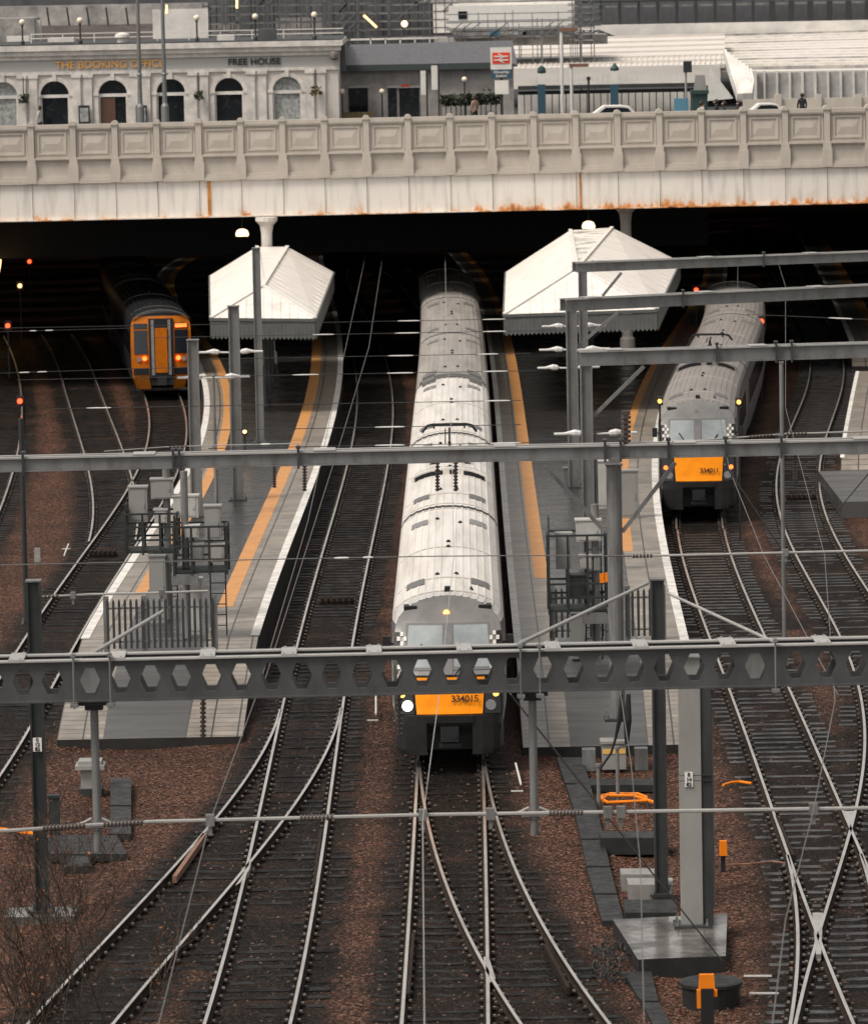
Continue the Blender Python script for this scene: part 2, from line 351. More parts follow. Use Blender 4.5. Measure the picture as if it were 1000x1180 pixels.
# ---------------------------------------------------------------- ground
def ground():
    X = np.arange(-34, 34, .3); Y = np.concatenate([np.arange(58, 150, .4), np.arange(150, 431, 1.4)])
    gx, gy = np.meshgrid(X, Y); near = np.full(gx.shape, 9.0)
    for k, t in T.items():
        m = (gy >= t.y0 - 10) & (gy <= t.y1 + 1); d = np.abs(gx - t.x(gy)); near = np.where(m, np.minimum(near, d), near)
    grime = np.clip((1.75 - near) / .7, 0, 1)
    gz = -.185 - np.clip(near - 1.5, 0, 2) * .06 + rng.normal(0, .008, gx.shape) + np.clip(near - 1.5, 0, 1) * .035 * (np.sin(gx * 1.3 + np.sin(gy * .35) * 2) * np.sin(gy * .5 + gx * .4))
    v = np.stack([gx, gy, gz], -1).reshape(-1, 3); ny, nx = gx.shape
    i = np.arange(ny * nx).reshape(ny, nx); f = np.stack([i[:-1, :-1], i[:-1, 1:], i[1:, 1:], i[1:, :-1]], -1).reshape(-1, 4)
    me = bpy.data.meshes.new('ballast'); me.from_pydata(v.tolist(), [], f.tolist()); me.materials.append(M['ballast'])
    a = me.attributes.new('grime', 'FLOAT', 'POINT'); a.data.foreach_set('value', grime.reshape(-1).astype(np.float32))
    me.polygons.foreach_set('use_smooth', [True] * len(me.polygons)); o = bpy.data.objects.new('ballast', me); COL.objects.link(o); struct(o)
    b = MB(); b.poly([(-900, -200, -.6), (900, -200, -.6), (900, 1500, -.6), (-900, 1500, -.6)]); struct(b.build('ground', 'asphalt', origin=(0, 0, 0)))
ground()
def loose_stones():
    mb = MB(); n = 0; mat('stone', (.17, .105, .08), .7, 0, col2=(.07, .045, .035), scale=1.7, spec=.1)
    while n < 7000:
        x, y = rng.uniform(-9.5, 9.5), 80 + 45 * rng.random() ** 1.5
        dmin = min(abs(x - float(t.x(y))) for t in T.values() if t.y0 <= y <= t.y1)
        if dmin < 1.35 and rng.random() < .75: continue
        s = rng.uniform(.02, .045); a = rng.uniform(0, 3.14, 3); z = -.185 - min(max(dmin - 1.5, 0), 2) * .06
        i = mb.pts([(x + s * math.cos(a[0] + k * 1.57) * (1 + .3 * math.sin(a[1] * k)), y + s * math.sin(a[0] + k * 1.57), z + .006 * math.sin(a[2] + k)) for k in range(4)] + [(x + s * .2, y, z + s * .8), (x, y, z - s)])
        for k in range(4): mb.face((i[k], i[(k + 1) % 4], i[4])); mb.face((i[(k + 1) % 4], i[k], i[5]))
        n += 1
    o = mb.build('loose_stones', 'stone', origin=(0, 90, -.2)); o['kind'] = 'stuff'; o['label'] = 'loose reddish ballast stones scattered between the near tracks'; o['category'] = 'stones'
loose_stones()
# ---------------------------------------------------------------- platforms
class Edge:
    def __init__(s, pts, z=.9, deg=3):
        w = [P(a, b, z) for a, b in pts]; Y = np.array([q[1] for q in w]); X = np.array([q[0] for q in w])
        s.m = Y.mean(); s.h = (Y.max() - Y.min()) / 2; s.c = np.polyfit((Y - s.m) / s.h, X, deg); s.lo = Y.min(); s.hi = Y.max()
        s.res = [round(float(r), 2) for r in X - s.x(Y)]
    def x(s, Y):
        Y = np.clip(Y, s.lo - 30, s.hi + 25); return np.polyval(s.c, (Y - s.m) / s.h)
def platform(name, label, le, re_, y_end, y_far, ramp_len, lstr, rstr, yl=None, yr=None, zend=-.03):
    """le/re_: edges. lstr/rstr: widths of (white, pavers, yellow) or None. yl/yr: Y where the yellow line stops."""
    def zt(Y): return .9 if Y >= y_end + ramp_len else zend + (.9 - zend) * (Y - y_end) / ramp_len
    root = empty(name, (float((le.x(y_end) + re_.x(y_end)) / 2), y_end, -.2), label, 'platform')
    Ys = list(np.linspace(y_end, y_end + ramp_len, 9)) + list(np.arange(y_end + ramp_len + 1.5, y_far, 1.5))
    base = MB()
    for Ya, Yb in zip(Ys, Ys[1:]):
        for e in (le, re_):
            base.poly([(float(e.x(Ya)), Ya, -.35), (float(e.x(Yb)), Yb, -.35), (float(e.x(Yb)), Yb, zt(Yb)), (float(e.x(Ya)), Ya, zt(Ya))])
    Y = Ys[0]; base.poly([(float(le.x(Y)), Y, -.35), (float(re_.x(Y)), Y, -.35), (float(re_.x(Y)), Y, zt(Y)), (float(le.x(Y)), Y, zt(Y))])
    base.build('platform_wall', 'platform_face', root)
    def strip(pn, mname, fa, fb, ya, yb, dz, uv=True):
        b = MB(); ys = [y for y in Ys if ya <= y <= yb]
        for Ya, Yb in zip(ys, ys[1:]):
            q = b.pts([(fa(Ya), Ya, zt(Ya) + dz), (fb(Ya), Ya, zt(Ya) + dz), (fb(Yb), Yb, zt(Yb) + dz), (fa(Yb), Yb, zt(Yb) + dz)])
            b.face(q)
            w0 = abs(fb(Ya) - fa(Ya)); w1 = abs(fb(Yb) - fa(Yb))
            b.uv.update({q[0]: (0, Ya), q[1]: (w0, Ya), q[2]: (w1, Yb), q[3]: (0, Yb)})
        if b.v: b.build(pn, mname, root)
    lx = lambda o: (lambda Y: float(le.x(Y)) + o); rx = lambda o: (lambda Y: float(re_.x(Y)) - o)
    la = sum(lstr) if lstr else 0; ra = sum(rstr) if rstr else 0; yr0 = y_end + ramp_len
    strip('ramp_surface', 'ramp_top', lx(la), rx(ra), y_end, yr0, 0)
    strip('surface', 'asphalt', lx(la), rx(ra), yr0, y_far, 0)
    if lstr:
        strip('coping', 'white_line', lx(-.03), lx(lstr[0]), yr0 - 1, y_far, .012); strip('paving', 'pavers', lx(0), lx(la), y_end, y_far, 0)
        strip('warning_line', 'yellow_line', lx(lstr[0] + lstr[1]), lx(la), yl, y_far, .006)
    if rstr:
        strip('coping', 'white_line', rx(rstr[0]), rx(-.03), yr0 - 1, y_far, .012); strip('paving', 'pavers', rx(ra), rx(0), y_end, y_far, 0)
        strip('warning_line', 'yellow_line', rx(ra), rx(rstr[0] + rstr[1]), yr, y_far, .006)
    return root
YE = P(160, 851, -.03)[1]
le1 = Edge([(55, 850), (90, 748), (148, 642), (200, 562), (232, 508), (240, 478), (238, 455), (222, 420), (205, 390), (190, 350), (178, 320)], deg=4)
re1 = Edge([(268, 850), (296, 745), (330, 645), (363, 540), (388, 470), (397, 425), (393, 385), (383, 350), (377, 320)], deg=4)
le2 = Edge([(606, 858), (594, 742), (584, 640), (577, 540), (571, 480), (567, 430), (561, 385), (550, 345), (535, 315), (515, 290)], deg=4)
re2 = Edge([(815, 858), (799, 740), (775, 660), (760, 600), (755, 530), (765, 470), (800, 400), (822, 350), (835, 300)], deg=4)
for e in (le1, re1, le2, re2): print('EDGE', e.res)
ST = (.2, .75, .42)
platform('station_platform', 'island platform with tiled edges, yellow line and railed equipment cages, beside the orange-fronted train', le1, re1, YE, 300, 11, (.2, .55, .35), ST, yl=P(175, 690, .9)[1], yr=P(270, 700, .9)[1])
platform('station_platform', 'island platform between the two silver trains, with palisade fence and steel masts', le2, re2, P(690, 860, -.03)[1], 300, 11, (.16, .55, .40), (.2, .8, .3), yl=P(615, 667, .9)[1], yr=P(735, 640, .9)[1])
# ---------------------------------------------------------------- trains
mat('roof_silver', (.74, .70, .645), .38, 0, rvar=.1, col2=(.38, .345, .305), scale=.8, stretch=(3, .22, 1), thr=(.42, .8), bump=.03)
mat('roof_worn', (.27, .24, .215), .45, .1, col2=(.19, .175, .16), scale=.8, stretch=(3, .4, 1), thr=(.35, .75))
mat('roof_shaded', (.34, .31, .28), .45, 0, col2=(.18, .162, .145), scale=.8, stretch=(3, .25, 1), thr=(.38, .75))  # far unit's roof: the bridge's shade is put into this darker colour
mat('roof_line', (.42, .39, .36), .6)
mat('vent_dark', (.13, .125, .12), .6)
mat('body_side', (.16, .15, .15), .35, .1, col2=(.10, .10, .105), scale=1)
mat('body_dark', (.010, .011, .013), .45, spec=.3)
mat('cab_grey', (.22, .215, .205), .3, .1, col2=(.17, .165, .16), scale=2)
mat('bumper', (.021, .022, .0215), .5, 0, spec=.3, col2=(.010, .010, .010), scale=2)
mat('windscreen', (.20, .225, .228), .12, 0, col2=(.34, .37, .37), scale=.7)  # paler noise patches in the colour stand for reflections on the glass
mat('side_glass', (.012, .016, .022), .08)
mat('cab_orange', (1.0, .31, .0), .45, 0, col2=(.9, .26, .0), scale=3, spec=.25)
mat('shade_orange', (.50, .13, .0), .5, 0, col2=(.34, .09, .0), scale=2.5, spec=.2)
mat('dull_orange', (.20, .06, .0), .5, 0, spec=.2, var=.3)
mat('checker_white', (.62, .58, .53), .5)
mat('lamp_white', (.9, .9, .85), .3, emit=(1, .93, .8), estr=4)
mat('lamp_off', (.25, .25, .25), .15)
mat('lamp_amber', (.9, .5, .1), .3, emit=(1, .55, .12), estr=1.1)
mat('lamp_red', (.9, .1, .02), .3, emit=(1, .12, .02), estr=2.5)
mat('lamp_orange', (.9, .3, .05), .3, emit=(1, .33, .05), estr=5)
mat('lamp_glow', (.9, .6, .3), .3, emit=(1, .68, .38), estr=1.6)
mat('underframe', (.014, .014, .014), .7)

def interp(tab, z):
    return float(np.interp(z, [a for a, b in tab], [b for a, b in tab]))
ROOFP = [(1.32, 3.0), (1.29, 3.16), (1.22, 3.31), (1.08, 3.45), (.88, 3.56), (.62, 3.65), (.32, 3.70), (0, 3.72)]
def roof_z(x): return float(np.interp(abs(x), [a for a, b in ROOFP[::-1]], [b for a, b in ROOFP[::-1]]))
def side_x(z): return interp([(.55, 1.22), (.95, 1.28), (1.3, 1.33), (2.3, 1.34), (3.0, 1.32), (3.16, 1.29), (3.31, 1.22), (3.45, 1.08), (3.56, .88), (3.65, .62), (3.70, .32), (3.725, 0)], z)
def profile(ribs=True):
    """left bottom, over the roof, right bottom; (x, z, material)"""
    L = [(1.26, .80, 0), (1.28, .95, 0), (1.33, 1.3, 0), (1.34, 2.3, 0), (1.32, 3.0, 0), (1.29, 3.16, 1), (1.22, 3.31, 1)]
    xs = []
    k = 1.05
    while k > .05:
        if ribs: xs += [(k + .022, 0), (k + .016, .014), (k - .016, .014), (k - .022, 0)]
        else: xs += [(k, 0)]
        k -= .175
    L += [(x, roof_z(x) + d, 1) for x, d in xs]
    return [(-x, z, m) for x, z, m in L] + [(0, 3.72, 1)] + [(x, z, m) for x, z, m in L[::-1]]

class TrainBuilder:
    def __init__(s, tr, Yf, root): s.t = tr; s.Y = Yf; s.root = root
    def w(s, d, x, z):
        o = s.t.at(s.Y + d, x); return (o.x, o.y, z)
    def body(s, a, b, mats, name='carriage', rake=None, nose=0, rakeb=None):
        """carriage shell from distance a to b; rake(z) cuts the nose"""
        pr = profile(); mb = MB(); ds = sorted(set([0, .5, 1, 1.6, 2.4] + list(np.linspace(2.4, b - a, 12))))
        rings = []
        for d in ds:
            ps = []
            for x, z, m in pr:
                t = 1
                if nose: t = 1 - nose * max(0, 1 - d / 2.4) ** 2
                dd = a + d
                if rake: dd += (rake(min(z, roof_z(x)) if m else z) + .12 * (x / 1.2) ** 2) * max(0, 1 - d / 2.4)
                zz = z
                ps.append(s.w(dd, x * t, zz))
            rings.append(mb.pts(ps))
        n = len(pr)
        for A, B in zip(rings, rings[1:]):
            for k in range(n - 1):
                m = 1 if (pr[k][2] and pr[k + 1][2]) else 0
                mb.face((A[k], A[k + 1], B[k + 1], B[k]), m)
            mb.face((A[n - 1], A[0], B[0], B[n - 1]), 0)
        if not rake: mb.face(rings[0], 0)
        mb.face(rings[-1][::-1], 0)
        return mb.build(name, mats, s.root)
    def slab(s, a, b, x0, x1, z, h, name, m, parent, arc=True, n=8):
        """flat item following the roof curve"""
        mb = MB(); xs = np.linspace(x0, x1, n + 1)
        lo = [], []; 
        A = mb.pts([s.w(a, x, (roof_z(x) if arc else z) - .02) for x in xs]); B = mb.pts([s.w(b, x, (roof_z(x) if arc else z) - .02) for x in xs])
        C = mb.pts([s.w(a, x, (roof_z(x) if arc else z) + h) for x in xs]); D = mb.pts([s.w(b, x, (roof_z(x) if arc else z) + h) for x in xs])
        for k in range(n):
            mb.face((A[k], A[k + 1], C[k + 1], C[k])); mb.face((C[k], C[k + 1], D[k + 1], D[k])); mb.face((D[k], D[k + 1], B[k + 1], B[k]))
        mb.face((A[0], C[0], D[0], B[0])); mb.face((A[n], B[n], D[n], C[n]))
        return mb.build(name, m, parent)
    def fittings(s, c, a, b, vents=True):
        """roof seams, vents and small domes of one carriage"""
        L = b - a
        for d in (.35, 2.9, L * .5, L - .35):
            s.slab(a + d, a + d + .07, -1.2, 1.2, 0, .022, 'roof_seam', 'roof_line' if s.t is not T['F'] else 'vent_dark', c, n=12)
        if vents:
            for d in (2.1, L - 3.6):
                for sg in (-1, 1):
                    s.slab(a + d, a + d + 1.0, sg * .55, sg * .98, 0, .03, 'roof_vent', 'vent_dark' if d < 5 else 'cab_grey', c, n=4)
        for d, x in ((L * .2, -.25), (L * .2, .2), (L * .5, 0), (L * .56, 0), (L * .8, .3), (L * .85, -.3)):
            mb = MB(); p = s.w(a + d, x, roof_z(x)); mb.lathe((p[0], p[1], p[2] - .02), [(.06, 0), (.055, .05), (.02, .08)], 8); mb.build('roof_pod', 'body_dark', c)
    def windows(s, c, a, b, z0=1.75, z1=2.65):
        for sg in (-1, 1):
            d = a + 1.2
            while d < b - 2.2:
                mb = MB(); e = d + 1.75; x = sg * 1.352
                mb.poly([s.w(d, x, z0), s.w(e, x, z0), s.w(e, x * .995, z1), s.w(d, x * .995, z1)]); mb.build('window', 'side_glass', c); d += 2.25
    def under(s, c, a, b):
        mb = MB()
        for d in (a + 3.2, b - 3.2):
            for dd in (-1.2, 1.2):
                for sg in (-1, 1):
                    p = s.w(d + dd, sg * .72, .42); mb.tube([(p[0] - .06, p[1], p[2]), (p[0] + .06, p[1], p[2])], .42, 12)
            p = s.w(d, 0, .55); mb.box(p, (2.2, 3.3, .35), s.t.ang(s.Y + d))
        p = s.w((a + b) / 2, 0, .6); mb.box(p, (2.3, (b - a) * .45, .5), s.t.ang(s.Y + (a + b) / 2))
        mb.build('underframe', 'underframe', c)

RK = lambda z: interp([(.3, 0), (1.15, 0), (1.3, .06), (2.1, .24), (3.0, .85), (3.3, 1.15), (3.55, 1.5), (3.73, 1.85)], z)
def cab334(tb, number, worn=False):
    """raked cab: face panels, windscreens, lamp clusters, bumper and coupler"""
    root = tb.root; NT = .075
    def fs(x, z, off=0): return tb.w(RK(z) + .12 * (x / 1.2) ** 2 - off, x, z)
    def hw(z): return side_x(z) * (1 - NT)
    mb = MB(); rows = [.95, 1.2, 1.5, 1.8, 2.1, 2.4, 2.7, 3.0, 3.16, 3.31, 3.45, 3.56, 3.65, 3.70, 3.722]; N = 14; R_ = []
    for z in rows: R_.append(mb.pts([fs(hw(z) * (2 * k / N - 1), z) for k in range(N + 1)]))
    for A, B, z in zip(R_, R_[1:], rows):
        for k in range(N): mb.face((A[k], A[k + 1], B[k + 1], B[k]), 0 if z >= 2.98 else 1)
    face = mb.build('cab_front', ['cab_grey', 'bumper'], root, smooth=True)
    def patch(name, xa0, xa1, xb0, xb1, z0, z1, m, off=.03, n=6, parent=None, rows=5):
        mb = MB(); G = []
        for j in range(rows + 1):
            t = j / rows; z = z0 + (z1 - z0) * t; l = xa0 + (xb0 - xa0) * t; r = xa1 + (xb1 - xa1) * t
            G.append(mb.pts([fs(l + (r - l) * k / n, z, off) for k in range(n + 1)]))
        bk = []
        for j in range(rows + 1):
            t = j / rows; z = z0 + (z1 - z0) * t; l = xa0 + (xb0 - xa0) * t; r = xa1 + (xb1 - xa1) * t
            bk.append(mb.pts([fs(l, z, -.01), fs(r, z, -.01)]))
        for A, B in zip(G, G[1:]):
            for k in range(n): mb.face((A[k], A[k + 1], B[k + 1], B[k]))
        for j in range(rows):
            mb.face((G[j][0], G[j + 1][0], bk[j + 1][0], bk[j][0])); mb.face((G[j][n], bk[j][1], bk[j + 1][1], G[j + 1][n]))
        mb.face((bk[0][0], bk[0][1], *G[0][::-1])); mb.face((bk[-1][1], bk[-1][0], *G[-1]))
        return mb.build(name, m, parent or root)
    patch('window_surround', -1.16, 1.16, -1.06, 1.06, 2.05, 3.22, 'cab_grey', .02, 10)
    patch('screen_frame', -1.03, 1.03, -.96, .96, 2.19, 3.185, 'vent_dark', .028, 10)
    patch('panel_seam', -1.15, 1.15, -1.15, 1.15, 2.055, 2.085, 'bumper', .062, 10)
    patch('windscreen', -.98, -.13, -.90, -.13, 2.25, 3.14, 'windscreen', .035)
    patch('windscreen', .13, .98, .13, .90, 2.25, 3.14, 'windscreen', .035)
    patch('window_pillar', -.10, .10, -.10, .10, 2.1, 3.18, 'body_side', .045, 2)
    fp = patch('warning_panel', -.74, .76, -.80, .82, 1.22, 2.04, 'cab_orange', .05, 10)
    for sg in (-1, 1):
        cl = patch('lamp_cluster', sg * .80, sg * 1.17, sg * .84, sg * 1.17, 1.22, 2.0, 'black_gloss', .045, 4)
        for (x, z, r, m) in ((sg * .95, 1.41, .12, 'lamp_white' if (sg < 0 and not worn) else 'lamp_off'), (sg * 1.07, 1.66, .07, 'lamp_amber' if not worn else 'lamp_red')):
            p = fs(x, z, .05); q = fs(x, z, .10); b = MB(); b.tube([p, q], r, 14); b.build('headlight' if r > .1 else 'marker_light', m, root)
        # checker pattern on the cab corner
        ck = MB()
        for i in range(3):
            for j in range(12):
                if (i + j) % 2: continue
                z = 1.3 + j * .145; d0 = .30 + i * .17 + RK(z)
                def cp(d, z):
                    t = 1 - NT * max(0, 1 - (d - RK(z)) / 2.4) ** 2
                    return tb.w(d, sg * (side_x(z) * t + .006), z)
                ck.poly([cp(d0, z), cp(d0 + .16, z), cp(d0 + .16, z + .135), cp(d0, z + .135)])
                if i < 2 :
                    xx = lambda k: sg * (1.21 - (2 - k) * .0)
        ck.build('checker_pattern', 'checker_white', root)
        cf = MB()
        for i in range(3):
            for j in range(11):
                if (i + j) % 2: continue
                z = 2.02 + j * .1; x0 = sg * (1.10 - i * .075); x1 = x0 + sg * .072
                if z > 2.95: continue
                cf.poly([fs(x0, z, .055), fs(x1, z, .055), fs(x1, z + .09, .055), fs(x0, z + .09, .055)])
        cf.build('checker_pattern', 'checker_white', root)
        mi = MB(); p = tb.w(1.0, sg * 1.42, 2.75); mi.box(p, (.16, .1, .3)); mi.bar(tb.w(1.05, sg * 1.2, 2.7), p, .04, .04); mi.build('mirror_camera', 'black', root)
    # wipers
    wp = MB(); wp.bar(fs(-.15, 2.1, .07), fs(-.62, 2.75, .07), .03, .02); wp.bar(fs(.15, 2.1, .07), fs(.65, 2.7, .07), .03, .02); wp.build('wiper', 'black', root)
    # destination lamp and roof camera pods
    p = fs(-.03, 3.38, .02); b = MB(); b.tube([fs(-.03, 3.38, -.03), p], .07, 12); b.build('destination_light', 'lamp_orange' if not worn else 'lamp_off', root)
    for x in (-.86, .86):
        b = MB(); p = tb.w(1.62, x, 3.47); b.box(p, (.30, .4, .12)); b.build('roof_grille', 'bumper', root)
    b = MB(); p = tb.w(2.6, 0, 3.76); b.box(p, (.16, .25, .14), taper=.8); b.build('aerial', 'body_dark', root)
    b = MB(); p = tb.w(3.2, .55, 3.62); b.lathe(p, [(.06, 0), (.05, .06), (.01, .13)], 8); b.build('horn', 'body_dark', root)
    # bumper in two halves with a bridge above the coupler
    for sg in (-1, 1):
        b = MB(); prof = []
        xs = [.52, .75, 1.0, 1.15, 1.22]; dd = [-.12, -.10, -.02, .12, .45]
        A = []
        for z, k in ((.30, .96), (.42, 1), (1.0, 1), (1.2, .97)):
            A.append(b.pts([tb.w(d, sg * x * k, z) for x, d in zip(xs, dd)] + [tb.w(.7, sg * 1.24 * k, z), tb.w(.7, sg * .52, z)]))
        for P0, P1 in zip(A, A[1:]):
            n = len(P0)
            for k in range(n): b.face((P0[k], P0[(k + 1) % n], P1[(k + 1) % n], P1[k]))
        b.face(A[0]); b.face(A[-1]); b.build('bumper', 'bumper', root)
    b = MB(); b.box(tb.w(.15, 0, 1.12), (1.1, .6, .17), tb.t.ang(tb.Y)); b.build('bumper_bridge', 'bumper', root)
    b = MB(); b.box(tb.w(.45, 0, .75), (1.06, .2, .8), tb.t.ang(tb.Y)); b.build('coupler_recess', 'black', root)
    b = MB(); b.tube([tb.w(.5, 0, .78), tb.w(-.1, 0, .78)], .09, 8); b.box(tb.w(-.12, 0, .78), (.42, .22, .34), tb.t.ang(tb.Y)); b.tube([tb.w(-.25, .1, .80), tb.w(-.15, .1, .80)], .11, 12); b.box(tb.w(-.1, 0, .52), (.5, .12, .1)); b.build('coupler', 'black', root)
    # fleet number
    c = fs(.36, 1.56, .105); dz = fs(.36, 1.64, .105); tilt = math.atan2(dz[1] - c[1], .08)
    text_mesh('fleet_number', number, .21, 'body_dark', root, c, Matrix.Rotation(tb.t.ang(tb.Y), 3, 'Z') @ Matrix.Rotation(R(90) - tilt, 3, 'X'), .004, bold=.003)

def train334(tkey, Yf, name, label, number, cars, worn=False, panto_y=None, cab_ends=()):
    t = T[tkey]; o = t.at(Yf); root = empty('silver_train', (o.x, o.y, 0), label, 'train', 'silver trains with raked orange and grey cabs')
    tb = TrainBuilder(t, Yf, root); ms = ['body_side', 'roof_worn' if worn else 'roof_silver']
    a = 0
    for i in range(cars):
        L = 20.5; b = a + L
        c = tb.body(a, b, ms if (i < 3 or worn) else ['body_side', 'roof_shaded'], rake=RK if i == 0 else None, nose=.075 if i == 0 else (.04 if i in cab_ends else 0))
        tb.fittings(c, a + (2.2 if i == 0 else 0), b); tb.windows(c, a + (1.5 if i == 0 else 0), b); tb.under(c, a, b)
        if i < cars - 1:
            g = MB(); q = tb.w(b + .3, 0, 2.2); g.box(q, (1.9, .7, 2.4), t.ang(Yf + b)); g.build('gangway', 'underframe', root)
        if i in cab_ends or (i + 1) in cab_ends:
            e = a + .1 if i in cab_ends else b - 1.4
            for sg in (-1, 1): tb.slab(e + .2, e + 1.1, sg * .62, sg * 1.05, 0, .14, 'roof_grille', 'vent_dark', c, n=4)
            if i in cab_ends: tb.slab(e, e + .5, -1.15, 1.15, 0, .09, 'roof_fairing', 'cab_grey', c, n=12)
        a = b + .55
    cab334(tb, number, worn)
    return tb, root
Y1 = T['B'].y0
YF1 = P(519, 884, 0)[1]
tb1, train1 = train334('B', YF1, 'silver_train', 'long silver train with a lit round headlamp, an orange panel and number 334015', '334015', 6, cab_ends=(3,))
for yy in (697, 589, 510, 441, 359): print('ROOFPOS', yy, P(521, yy, 3.72)[1] - YF1)
YF2 = P(804, 597, 0)[1]
tb2, train2 = train334('C2', YF2, 'silver_train', 'dull silver train at the curved platform edge, with red marker lamps and pale checks', '334011', 3, worn=True)
def pantograph(tb, d, zc=4.75):
    root = tb.root
    b = MB(); 
    for x in (-.5, .5): b.bar(tb.w(d - 1.0, x, 3.85), tb.w(d + 1.0, x, 3.85), .08, .08)
    for dd in (-.9, .9): b.bar(tb.w(d + dd, -.55, 3.87), tb.w(d + dd, .55, 3.87), .08, .08)
    for x in (-.5, .5):
        for dd in (-.9, .9): b.lathe(tb.w(d + dd, x, 3.6), [(.07, 0), (.1, .08), (.06, .1), (.1, .16), (.05, .22)], 8)
    b.tube([tb.w(d + .8, 0, 3.9), tb.w(d - .9, 0, 4.3)], .05, 6); b.tube([tb.w(d - .9, 0, 4.3), tb.w(d + .1, 0, zc - .12)], .035, 6)
    b.tube([tb.w(d - .9, -.12, 4.28), tb.w(d + .1, -.12, zc - .15)], .02, 5)
    for dd in (-.15, .15): b.tube([tb.w(d + dd, -.8, zc - .22), tb.w(d + dd, -.66, zc - .04), tb.w(d + dd, -.5, zc), tb.w(d + dd, .5, zc), tb.w(d + dd, .66, zc - .04), tb.w(d + dd, .8, zc - .22)], .028, 6)
    for x in (-.45, .45): b.bar(tb.w(d - .2, x, zc - .05), tb.w(d + .2, x, zc - .05), .05, .1)
    b.build('pantograph', 'body_dark', root)
    # raised fairing with a dark front opening ahead of the pantograph well
    tb.slab(d - 4.3, d - 3.9, -1.08, 1.08, 0, .18, 'well_fairing', 'roof_silver' if tb is tb1 else 'roof_worn', root, n=12)
    m2 = MB(); xs = np.linspace(-1.0, 1.0, 11)
    A = m2.pts([tb.w(d - 4.32, x, roof_z(x) + .01) for x in xs]); B = m2.pts([tb.w(d - 4.32, x, roof_z(x) + .13) for x in xs])
    for k in range(10):
        if k not in (4, 6): m2.face((A[k], A[k + 1], B[k + 1], B[k]))
    m2.build('well_opening', 'body_dark', root)
pantograph(tb1, P(519, 489, 4.75)[1] - YF1)
pantograph(tb2, P(825, 385, 4.5)[1] - YF2, 4.5)
